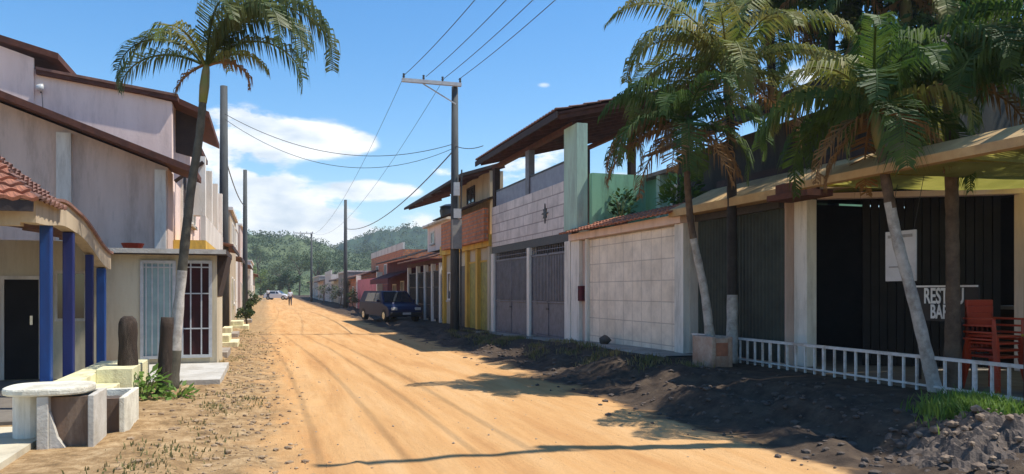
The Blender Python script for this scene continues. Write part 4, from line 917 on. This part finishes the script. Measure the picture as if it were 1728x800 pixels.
# ================================================================== VEHICLES AND PEOPLE
def car(label, cx, cy, rot, body, L=4.2, W=1.7, H=1.48, van=False):
    """side profile along local y (front towards -y), swept over the width with a narrower cabin"""
    z0 = gz(cx, cy)
    r = bpy.data.objects.new('parked_car', None); C.objects.link(r); r.location = (cx, cy, z0); r.rotation_euler = (0, 0, rot); LOC[r.name] = Vector((0, 0, 0)); tag(r, label, 'car', 'cars parked down the street')
    h = L / 2
    low = [(-h, .35), (-h + .02, .62), (-h + .25, .78), (-h + 1.05, .92), (h - .75 if not van else h - .15, .98), (h - .05, .92), (h, .6), (h - .02, .32), (-h + .1, .25)]
    cab = [(-h + .95, .90), (-h + 1.65, H - .03), (-h + 1.9, H), (h - .95 if not van else h - .35, H), (h - .25 if not van else h - .1, .96)]
    m = MB(); n = 6
    rows = []
    for k in range(n + 1):
        t = k / n * 2 - 1; x = W / 2 * math.copysign(abs(t) ** .8, t); sq = 1 - .05 * abs(t) ** 6
        rows.append([(x, y * sq, .6 + (z - .6) * (1 - .04 * abs(t) ** 6)) for y, z in low + [low[0]]])
    m.strip(rows); nl = len(low)
    m.add([rows[0][i] for i in range(nl)], [tuple(range(nl))]); m.add([rows[-1][i] for i in range(nl)], [tuple(range(nl))[::-1]])
    rows = []
    for k in range(n + 1):
        t = k / n * 2 - 1
        rows.append([(t * (W / 2 * (1.0 if z < 1 else .80)) * (.98), y, z) for y, z in cab])
    m.strip(rows); m.add(rows[0], [(0, 1, 2, 3, 4)]); m.add(rows[-1], [(4, 3, 2, 1, 0)])
    m.build('body', body, r, smooth=False, bevel=.03)
    def lerp3(a, b, t): return (a[0] + (b[0] - a[0]) * t, a[1] + (b[1] - a[1]) * t)
    # glass: windscreen, rear, sides
    def pane(y0, z0_, y1, z1, off):
        w0, w1 = W / 2 * .86, W / 2 * .70
        mm = MB(); mm.add([(-w0, y0, z0_), (w0, y0, z0_), (w1, y1, z1), (-w1, y1, z1)], [(0, 1, 2, 3)]); return mm
    ya, za = lerp3(cab[0], cab[1], .12); yb, zb = lerp3(cab[0], cab[1], .95)
    pane(ya - .02, za + .02, yb - .02, zb + .02, 0).build('windscreen', M['glass'], r)
    ya, za = lerp3(cab[4], cab[3], .15); yb, zb = lerp3(cab[4], cab[3], .92); pane(ya + .02, za + .01, yb + .02, zb + .01, 0).build('rear_window', M['glass'], r)
    for sx in (-1, 1):
        for (a, b) in ((-h + 1.42, -.05), (.03, h - .95)):
            f0 = 1.0; mm = MB(); xl_ = lambda z: sx * ((W / 2 * .98) - (z - .97) / (H - .97) * W / 2 * .2 + .006)
            mm.add([(xl_(1.0), a, 1.0), (xl_(1.0), b, 1.0), (xl_(H - .1), b - (.1 if b > .5 else 0), H - .1), (xl_(H - .1), a + (.38 if a < -.5 else 0), H - .1)], [(0, 1, 2, 3)]); mm.build('side_window', M['glass'], r)
        for yy in (-h + .78, h - .8):
            wv = MB(); wv.tube([(sx * (W / 2 - .2), yy, .31), (sx * (W / 2 + .01), yy, .31)], .31, 20); wo = wv.build('wheel', M['black'], r)
            MB().tube([(sx * (W / 2 + .011), yy, .31), (sx * (W / 2 + .02), yy, .31)], .18, 14).build('rim', M['chrome'], wo)
        MB().box(sx * (W / 2 - .12), sx * (W / 2 - .42), -h - .012, -h + .1, .58, .72).build('headlight', M['lamp'], r, bevel=.02)
        MB().box(sx * (W / 2 - .1), sx * (W / 2 - .3), h - .08, h + .015, .62, .85).build('tail_light', M['redlamp'], r, bevel=.02)
        MB().box(sx * (W / 2), sx * (W / 2 + .15), -h + 1.35, -h + 1.45, .98, 1.1).build('mirror', body, r, bevel=.02)
    MB().box(-W / 2 + .05, W / 2 - .05, -h - .05, -h + .1, .32, .48).build('bumper', M['black'], r, bevel=.03); MB().box(-W / 2 + .05, W / 2 - .05, h - .1, h + .05, .34, .5).build('bumper', M['black'], r, bevel=.03)
    MB().box(-.22, .22, -h - .06, -h - .052, .36, .47).build('number_plate', M['galv'], r)
    return r
car('dark blue car standing in the shade in front of the grilled house', 6.15, 40.5, .22, M['carblue'], 4.6, 1.8, 1.55, True)
car('small white car standing at the far end of the dirt street', 1.6, 128, 1.2, M['carwhite'], 4.0, 1.65, 1.45)

def person(label, x, y, shirt, phase, face):
    z = gz(x, y); r = bpy.data.objects.new('person', None); C.objects.link(r); r.location = (x, y, z); r.rotation_euler = (0, 0, face); LOC[r.name] = Vector((0, 0, 0)); tag(r, label, 'person')
    def skin(name, verts, edges, rad, m, root=0):
        me = bpy.data.meshes.new(name); me.from_pydata(verts, edges, []); me.materials.append(m); o = bpy.data.objects.new(name, me); C.objects.link(o); o.parent = r; LOC[o.name] = Vector((0, 0, 0))
        md = o.modifiers.new('skin', 'SKIN'); md.use_smooth_shade = True
        for i, q in enumerate(rad): me.skin_vertices[0].data[i].radius = (q, q); me.skin_vertices[0].data[i].use_root = (i == root)
        sb = o.modifiers.new('sub', 'SUBSURF'); sb.levels = 1; sb.render_levels = 2; return o
    s = phase
    V = [(0, 0, .92), (0, 0, 1.15), (0, 0, 1.36), (0, -.0, 1.48), (0, -.01, 1.60), (0, -.02, 1.70),
         (.17, 0, 1.40), (.23, .06 * s, 1.14), (.22, -.08 * s, .90), (.22, -.12 * s, .80), (-.17, 0, 1.40), (-.23, -.06 * s, 1.14), (-.22, .08 * s, .90), (-.22, .12 * s, .80),
         (.09, 0, .88), (.1, -.10 * s, .49), (.1, -.13 * s, .08), (.1, -.25 * s, .04), (-.09, 0, .88), (-.1, .10 * s, .49), (-.1, .24 * s, .10), (-.1, .12 * s, .04)]
    E = [(0, 1), (1, 2), (2, 3), (3, 4), (4, 5), (2, 6), (6, 7), (7, 8), (8, 9), (2, 10), (10, 11), (11, 12), (12, 13), (0, 14), (14, 15), (15, 16), (16, 17), (0, 18), (18, 19), (19, 20), (20, 21)]
    RR = [.13, .12, .14, .055, .085, .07, .06, .043, .032, .035, .06, .043, .032, .035, .085, .055, .035, .035, .085, .055, .035, .035]
    skin('body', V, E, RR, M['skin'])
    skin('shirt', [V[i] for i in (0, 1, 2, 6, 7, 10, 11)], [(0, 1), (1, 2), (2, 3), (3, 4), (2, 5), (5, 6)], [.16, .15, .165, .085, .062, .085, .062], shirt)
    skin('trousers', [V[i] for i in (0, 14, 15, 16, 18, 19, 20)], [(0, 1), (1, 2), (2, 3), (0, 4), (4, 5), (5, 6)], [.15, .11, .075, .055, .11, .075, .055], M['jeans'])
    h_ = MB(); 
    o = blob('hair', M['hair'], None, (0, .015, 1.70), (.09, .10, .085)); o.parent = r; 
    return r
person('distant person in a white shirt walking on the dirt street', 2.35, 84.0, M['shirt'], 1, PI)
person('tiny distant person in white at the very end of the street', .2, 125.0, M['whitemetal'], -1, 0)

# ================================================================== PALMS
LP = onD(288, 655, 12.0); LP.z = .05
palm('palm_tree', 'slim grey leaning palm with feathery arching fronds on the left verge', [LP, onD(303, 500, 12.0), onD(321, 330, 12.0), onD(335, 240, 12), onD(343, 165, 12.0)], [.125, .075, .065, .06, .055], 'trunk',
     [(180, 50, 1.95, 170, 1, .5, .62), (185, 26, 1.6, 125, 1, .85, .85), (172, 66, 1.5, 150, 1, .5, .55), (6, 74, 3.0, 200, 1, .9, 1.1), (-12, 64, 2.6, 195, 1, .9, 1.1), (14, 82, 2.9, 188, 1, .9, 1.0), (-28, 70, 2.5, 190, 1, .88, 1.0), (24, 54, 2.1, 175, 1, .9, .9),
      (100, 64, 1.5, 140, 1, .7, .7), (250, 56, 1.4, 150, 1, .7, .7), (300, 74, 1.9, 165, 1, .85, .9), (0, 36, 1.1, 120, 1, .85, .7), (350, 68, 2.3, 180, 1, .9, 1.0)],
     whiten=('limetrunk', 1.9, .75), dead=[(0, 20, .9, 140, 1, .9, .6), (200, -30, .7, 60, 1, .9, .5)], seed=3, shaft=.6, dens=64, lw=.032, leaf='leafb')
def R_(u, v, d): return onD(u, v, d)
base = R_(1203, 590, 13.4); base.z = .3
palm('palm_tree', 'slender palm leaning left out of the brick planter, first of the right hand palms', [base, R_(1190, 500, 13.3), R_(1168, 390, 13.2), R_(1160, 310, 13.1), R_(1157, 240, 13)], [.10, .07, .06, .055, .05], 'browntrunk',
     rnd_fronds(13, 4, (1.5, 2.0), (5, 75), (120, 165)), 'palms in front of the bar', ('limetrunk', 2.5, .2), dead=[(180, -10, 1.8, 80, 1, .85, .9), (170, 10, 1.7, 110, 1, .85, .9), (200, -35, 1.6, 60, 1, .9, .9), (250, -10, 1.5, 90, 1, .9, .9), (0, -25, 1.3, 60, 1, .9, .8), (300, -30, 1.5, 60, 1, .9, .8)], seed=5, shaft=.35)
base = R_(1235, 592, 13.6); base.z = .3
palm('palm_tree', 'straight dark trunked palm behind the slender leaning one', [base, R_(1236, 480, 13.6), R_(1235, 350, 13.6), R_(1234, 250, 13.6), R_(1230, 170, 13.6)], [.11, .09, .085, .08, .07], 'darktrunk',
     rnd_fronds(17, 8, (2.1, 2.9), (5, 86), (120, 175)) + [(178, 60, 2.4, 165, 1, .75, 1), (185, 74, 2.9, 140, 1, .7, 1)], 'palms in front of the bar', ('limetrunk', 1.55, .2), dead=[(200, -25, 1.8, 70, 1, .9, .9), (330, -15, 2.0, 90, 1, .9, .9), (260, -40, 1.7, 50, 1, .9, .9), (20, -10, 2, 90, 1, .9, .9), (160, -20, 1.9, 80, 1, .9, 1)], seed=9, shaft=.5, leaf='leaf2')
base = R_(1580, 664, 9.7); base.z = .3
palm('palm_tree', 'whitewashed palm leaning strongly left in front of the white notice board', [base, R_(1545, 520, 9.6), R_(1513, 400, 9.6), R_(1496, 310, 9.6), R_(1484, 240, 9.6)], [.09, .072, .068, .062, .055], 'browntrunk',
     rnd_fronds(16, 12, (1.4, 2.0), (5, 85), (130, 175)), 'palms in front of the bar', ('limetrunk', 2.65, .1), dead=[(200, -20, 1.3, 80, 1, .9, .7), (330, -15, 1.2, 90, 1, .9, .7), (80, -35, 1.2, 60, 1, .9, .7), (170, -45, 1.1, 40, 1, .9, .7)], seed=13, shaft=.45)
base = R_(1607, 668, 9.9); base.z = .3
palm('palm_tree', 'upright brown trunked palm beside the red chairs', [base, R_(1608, 520, 9.9), R_(1607, 400, 9.9), R_(1606, 300, 9.9), R_(1606, 200, 9.9)], [.12, .088, .08, .08, .08], 'browntrunk',
     rnd_fronds(16, 21, (1.5, 2.1), (10, 85), (125, 170)), 'palms in front of the bar', None, dead=[(200, -5, 1.2, 100, 1, .9, .7), (350, -5, 1.3, 100, 1, .9, .7)], seed=23, shaft=.5)
palm('palm_tree', 'palm mostly outside the right edge whose fronds reach into view', [Vector((9.1, 6.3, .3)), Vector((9.12, 6.4, 2)), Vector((9.1, 6.5, 4.1))], [.12, .09, .08], 'browntrunk', rnd_fronds(14, 31, (1.9, 2.4), (0, 80), (110, 160)), 'palms in front of the bar', seed=33, shaft=.5)
# broken planter round the foot of the first two palms
a_ = R_(1187, 618, 12.9); b_ = R_(1240, 618, 12.9); zt = R_(1200, 568, 12.9).z
r = thing('palm_planter', 'square stained brick planter at the foot of the two slender palms', 'planter', (a_.x, a_.y, .3))
pc = (a_ + b_) / 2; hw = .2
MB().box(pc.x - hw, pc.x - hw + .08, pc.y - .1, pc.y + .52, .1, zt).box(pc.x + hw - .08, pc.x + hw, pc.y - .1, pc.y + .52, .1, zt).box(pc.x - hw + .081, pc.x + hw - .081, pc.y - .1, pc.y - .02, .1, zt - .02).box(pc.x - hw + .081, pc.x + hw - .081, pc.y + .44, pc.y + .52, .1, zt).build('wall', M['stained'], r, bevel=.015)
MB().box(pc.x - hw + .08, pc.x + hw - .08, pc.y - .018, pc.y + .435, .1, zt - .12).build('soil', M['darkrock'], r)
MB().box(pc.x - .12, pc.x + .1, pc.y - .106, pc.y - .101, zt - .32, zt - .1).build('stain', M['terra'], r)

# broadleaf trees behind the right hand roofs
for (u_, v_, d_, l_, sd_) in ((1300, 60, 17.5, 'tall palm rising behind the dark upper storey, left one', 41), (1400, -10, 16.5, 'highest palm behind the dark upper storey', 43), (1530, 40, 15.5, 'tall palm behind the canopy roof between the leaning and the upright palm', 45)):
    b_ = onD(u_, 492, d_); b_.z = 0; t_ = onD(u_, v_, d_); palm('palm_tree', l_, [b_, b_.lerp(t_, .5) + Vector((.1, 0, 0)), t_], [.15, .11, .09], 'darktrunk', rnd_fronds(18, sd_, (2.4, 3.2), (-5, 80), (110, 165)), 'palms behind the bar', seed=sd_, shaft=.6, leaf='leaf', lw=.05, dead=[(190, -30, 2.2, 60, 1, .9, .9), (300, -35, 2.2, 50, 1, .9, .9), (340, -20, 2.2, 70, 1, .9, .9)])
for (u_, d_, h_, r_, l_, sd_) in ((1640, 17, 9.8, 3.4, 'tall dark mango tree near the right edge above the canopy', 11), (1800, 15, 9.0, 3.2, 'mango tree half outside the right edge of the view', 15)):
    b_ = onD(u_, 492, d_); b_.z = 0; tree('mango_tree', l_, b_, h_, r_, M['treeleaf'], 13000, .2, 'broadleaf trees', .25, sd_, .85, 34)

# ================================================================== GROUND CLUTTER
q = random.Random(5)
def scatter_rocks(name, label, m, n, fn, smin, smax, seed):
    q = random.Random(seed); mb = MB()
    import bmesh
    for i in range(n):
        x, y = fn(q); s = smin + (smax - smin) * q.random() ** 3; z = gz(x, y) + s * .15
        b = bmesh.new(); bmesh.ops.create_icosphere(b, subdivisions=1, radius=1)
        sc_ = Vector((s * q.uniform(.6, 1.2), s * q.uniform(.6, 1.2), s * q.uniform(.35, .7))); rot = Matrix.Rotation(q.uniform(0, 6), 3, 'Z')
        mb.add([(rot @ Vector((v.co.x * sc_.x * q.uniform(.8, 1.15), v.co.y * sc_.y * q.uniform(.8, 1.15), v.co.z * sc_.z)) + Vector((x, y, z)))[:] for v in b.verts], [[v.index for v in f.verts] for f in b.faces]); b.free()
    o = mb.build(name, m); tag(o, label, 'rubble', None, 'stuff'); return o
scatter_rocks('verge_rubble', 'pale stones and rubble scattered over the left verge', M['verge'], 2200, lambda q: (q.gauss(-.4, .42), 5 + 22 * q.random() ** 1.5), .007, .045, 1)
scatter_rocks('bank_rubble', 'dark clods and stones over the soil bank on the right', M['darkrock'], 2200, lambda q: (q.gauss(5.9, .6), 4.5 + 24 * q.random() ** 1.3), .008, .06, 2)
scatter_rocks('road_pebbles', 'small pebbles lying on the sandy road', M['rock'], 260, lambda q: (q.uniform(0, 5), 5 + 15 * q.random() ** 1.4), .006, .022, 3)
def grass(name, label, n, fn, h, seed, m='grass'):
    q = random.Random(seed); mb = MB()
    for i in range(n):
        x, y, hs = fn(q); z = gz(x, y) + (.0 if len(name) else 0)
        a = q.uniform(0, 2 * PI); hh = h * hs * q.uniform(.5, 1.2); ln = hh * q.uniform(.2, .9); w_ = .006 + .004 * q.random()
        d = Vector((math.cos(a), math.sin(a), 0)); s2 = Vector((-d.y, d.x, 0)) * w_; b = Vector((x, y, z - .01))
        mid = b + d * ln * .4 + Vector((0, 0, hh * .65)); tip = b + d * ln + Vector((0, 0, hh))
        mb.add([b - s2, b + s2, mid + s2 * .8, mid - s2 * .8, tip], [(0, 1, 2, 3), (3, 2, 4)])
    o = mb.build(name, M[m]); tag(o, label, 'grass', None, 'stuff')
cl = [(q.gauss(-.75, .28), 6 + 26 * q.random() ** 1.4) for _ in range(60)]
def fg(q):
    c = q.choice(cl); return q.gauss(c[0], .12), q.gauss(c[1], .2), 1
grass('verge_grass', 'sparse dry green grass along the left verge', 1900, fg, .06, 7)
cr_ = [(q.gauss(6.4, .35), 6 + 22 * q.random()) for _ in range(30)]
def fr_(q):
    c = q.choice(cr_); return q.gauss(c[0], .13), q.gauss(c[1], .2), 1
grass('bank_grass', 'thin weeds on the shaded right bank', 3000, fr_, .12, 8)
tuft = onD(1640, 705, 7.8)
grass('grass_clump', 'bright green grass clump catching the sun at lower right', 2200, lambda q: (q.gauss(tuft.x, .2), q.gauss(tuft.y, .2), 1), .2, 9, 'weed')
bush('weed_plant', 'low broad leaved weed growing between the cut trunks', (onD(245, 668, 10.9).x, onD(245, 668, 10.9).y, .08), .28, .42, M['weed'], 170, .16, 3)
bush('weed_plant', 'small weed at the foot of the grey palm', (onD(300, 680, 10.9).x, onD(300, 680, 10.9).y, .06), .2, .22, M['weed'], 90, .12, 4)
bush('weed_plant', 'green weeds against the foot of the dark lattice gate', (onD(322, 606, 15.8).x, onD(322, 606, 15.8).y, .16), .35, .28, M['weed'], 160, .12, 8)
# heap of rubble at the lower right
r = thing('rubble_heap', 'heap of broken rocky soil at the lower right corner', 'heap', (6.2, 5.6, 0))
hp = onD(1650, 745, 7.0)
mv = MB(); RR_ = []
for i in range(70):
    row = []
    for j in range(70):
        x, y = hp.x - 1.1 + i * .032, hp.y - 1.1 + j * .032; d_ = math.hypot(x - hp.x, y - hp.y) / 1.0
        hgt = .20 * math.exp(-d_ * d_ * 2.2) * (1 + .6 * mnoise.noise(Vector((x * 2.2, y * 2.2, 3)))) + .09 * abs(mnoise.noise(Vector((x * 7, y * 7, 3)))) + .05 * mnoise.noise(Vector((x * 16, y * 16, 1)))
        row.append((x, y, gz(x, y) - .1 + hgt * min(1, max(0, 1.25 - d_) * 3)))
    RR_.append(row)
mv.strip(RR_).build('mound', M['darkrock'], r)
def mh(x, y):
    d_ = math.hypot(x - hp.x, y - hp.y); return gz(x, y) - .06 + .20 * math.exp(-d_ * d_ * 2.2) * (1 + .6 * mnoise.noise(Vector((x * 2.2, y * 2.2, 3))))
m_ = MB(); import bmesh
for i in range(70):
    a = q.uniform(0, 2 * PI); rr = q.uniform(.1, 1.0); x, y = hp.x + math.cos(a) * rr * .9, hp.y + math.sin(a) * rr * .9
    b = bmesh.new(); bmesh.ops.create_icosphere(b, subdivisions=1, radius=1); s = .012 + .06 * q.random() ** 3
    m_.add([(v.co.x * s * q.uniform(.7, 1.2) + x, v.co.y * s * q.uniform(.7, 1.2) + y, v.co.z * s * .7 + mh(x, y) + .02) for v in b.verts], [[v.index for v in f.verts] for f in b.faces]); b.free()
m_.build('broken_stone', M['rubble2'], r)['kind'] = 'stuff'

# ================================================================== FAR: HILLS AND TREES
def hill(name, pts, Y, depth, m, seed):
    """pts: skyline (u, v) read at distance Y; a ridge with real depth in front and behind"""
    ridge = [onD(u, v, Y) for u, v in pts]; P3 = []
    fine = []
    for i in range(len(ridge) - 1):
        for k in range(12): fine.append(ridge[i].lerp(ridge[i + 1], k / 12))
    fine.append(ridge[-1]); rows = []
    fw = Vector((SI, CO, 0))
    for j in range(-14, 15):
        t = j / 14; row = []
        for i, p in enumerate(fine):
            hh = (p.z) * (math.cos(t * PI / 2) ** 1.1); c = Vector((p.x, p.y, 0)) + fw * t * depth
            hh += (mnoise.noise(Vector((c.x * .05, c.y * .05, seed))) * 3 + mnoise.noise(Vector((c.x * .2, c.y * .2, seed))) * 1.8) * min(1, hh / 8) * Y / 260
            row.append((c.x, c.y, hh - .8))
        rows.append(row)
    m_ = MB(); m_.strip(rows); o = m_.build(name, m, smooth=True, loc=(fine[0].x, fine[0].y, 0)); o['kind'] = 'structure'; return rows
M['hill'] = mat('wooded_hill', (.10, .13, .055), (.055, .08, .035), .12, bump=1, fine=1.0, contrast=(.42, .58))
M['hill2'] = mat('dark_wooded_hill', (.035, .07, .04), (.02, .045, .03), .15, bump=1, fine=1.0, contrast=(.42, .58))
h1 = hill('hill', [(330, 420), (400, 398), (440, 395), (480, 400), (540, 410), (600, 425), (660, 440), (720, 460)], 300, 90, M['hill'], 1)
h2 = hill('hill', [(520, 450), (570, 425), (610, 402), (650, 391), (690, 388), (740, 392), (800, 400), (900, 410), (1000, 430)], 480, 110, M['hill2'], 2)
h3 = hill('hill', [(900, 440), (1100, 425), (1400, 430), (1900, 450)], 600, 120, M['hill2'], 5)
h4 = hill('hill', [(-300, 440), (-100, 415), (100, 410), (350, 425)], 420, 110, M['hill'], 6)
q = random.Random(77)
m_ = MB()
for rows, n, s in ((h1, 30000, 1.0), (h2, 22000, 1.5)):
    cl_ = []
    for _ in range(900):
        j = q.randint(2, 16); row = rows[j]; i = q.randint(0, len(row) - 1); cl_.append((Vector(row[i]), q.uniform(1.0, 2.6) * s))
    for _ in range(n):
        c_, cr2 = q.choice(cl_); a = q.uniform(0, 2 * PI); u_ = q.uniform(-.3, 1); s_ = math.sqrt(max(0, 1 - u_ * u_)); p = c_ + Vector((math.cos(a) * s_, math.sin(a) * s_, u_ * .9)) * cr2
        d1 = Vector((q.gauss(0, 1), q.gauss(0, 1), q.gauss(0, 1))).normalized(); d2 = d1.cross(Vector((q.gauss(0, 1), q.gauss(0, 1), q.gauss(0, 1)))).normalized(); L = s * q.uniform(.35, .75)
        m_.add([p - d1 * L * .5, p + d2 * L * .35, p + d1 * L * .5, p - d2 * L * .35], [(0, 1, 2, 3)])
o = m_.build('hillside_trees', M['farleaf']); tag(o, 'mass of small trees covering the hills beyond the street', 'trees', None, 'stuff')
ft = [(418, 165, 7.5, 3.0, 'lightleaf', 'light green tree at the left end of the street'), (440, 185, 6.5, 3.2, 'lightleaf', 'yellowish green bushy tree at the end of the street'), (402, 205, 11.5, 3.0, 'farleaf', 'dark round tree high on the left skyline'), (435, 230, 15.5, 3.6, 'farleaf', 'tall dark tree breaking the skyline above the road'),
      (472, 200, 10, 4.5, 'farleaf', 'wide tree behind the distant walker'), (505, 190, 11.5, 4.2, 'farleaf', 'spreading tree right of the road end'), (535, 175, 10, 3.8, 'farleaf', 'tree above the last right hand houses'), (560, 200, 11, 4.4, 'treeleaf', 'dark tree left of the bare brick house'), (455, 160, 4.5, 2.5, 'farleaf', 'low shrubby tree on the road axis'), (488, 160, 5.5, 2.6, 'treeleaf', 'small dark tree beside the last right hand house')]
for i, (u, d, h_, r_, m2, l_) in enumerate(ft):
    b = onD(u, 492, d); b.z = gz(b.x, b.y); tree('distant_tree', l_, b, h_, r_, M[m2], 3200, .36, 'trees at the end of the street', .22, 100 + i, .85, 18)
for (x, y, h_, r_, l_) in ((7.1, 66.5, 1.6, .8, 'dark bush against the foot of the pink wall'), (6.9, 77.5, 2.6, 1.3, 'dark bush by the far brick house'), (-.9, 50, 1.5, .6, 'small bush at the left kerb down the street'), (-.8, 36, 1.0, .45, 'low bush before the beige left hand house'), (6.6, 96, 2.4, 1.2, 'far bush on the right verge')):
    tree('bush', l_, (x, y, gz(x, y)), h_, r_, M['farleaf'], 700, .16, 'bushes along the street', .05, int(y), .8, 10)

# ================================================================== HAZE
m_, n_, b_ = newmat('thin_air'); n_.nodes.remove(b_); pv = n_.nodes.new('ShaderNodeVolumePrincipled'); pv.inputs['Color'].default_value = (.78, .86, .95, 1); pv.inputs['Density'].default_value = .00045; pv.inputs['Anisotropy'].default_value = .2
n_.links.new(pv.outputs[0], n_.nodes['Material Output'].inputs['Volume'])
o = MB().box(-515, 515, -75, 1215, -3, 95).build('haze', m_); o['kind'] = 'stuff'
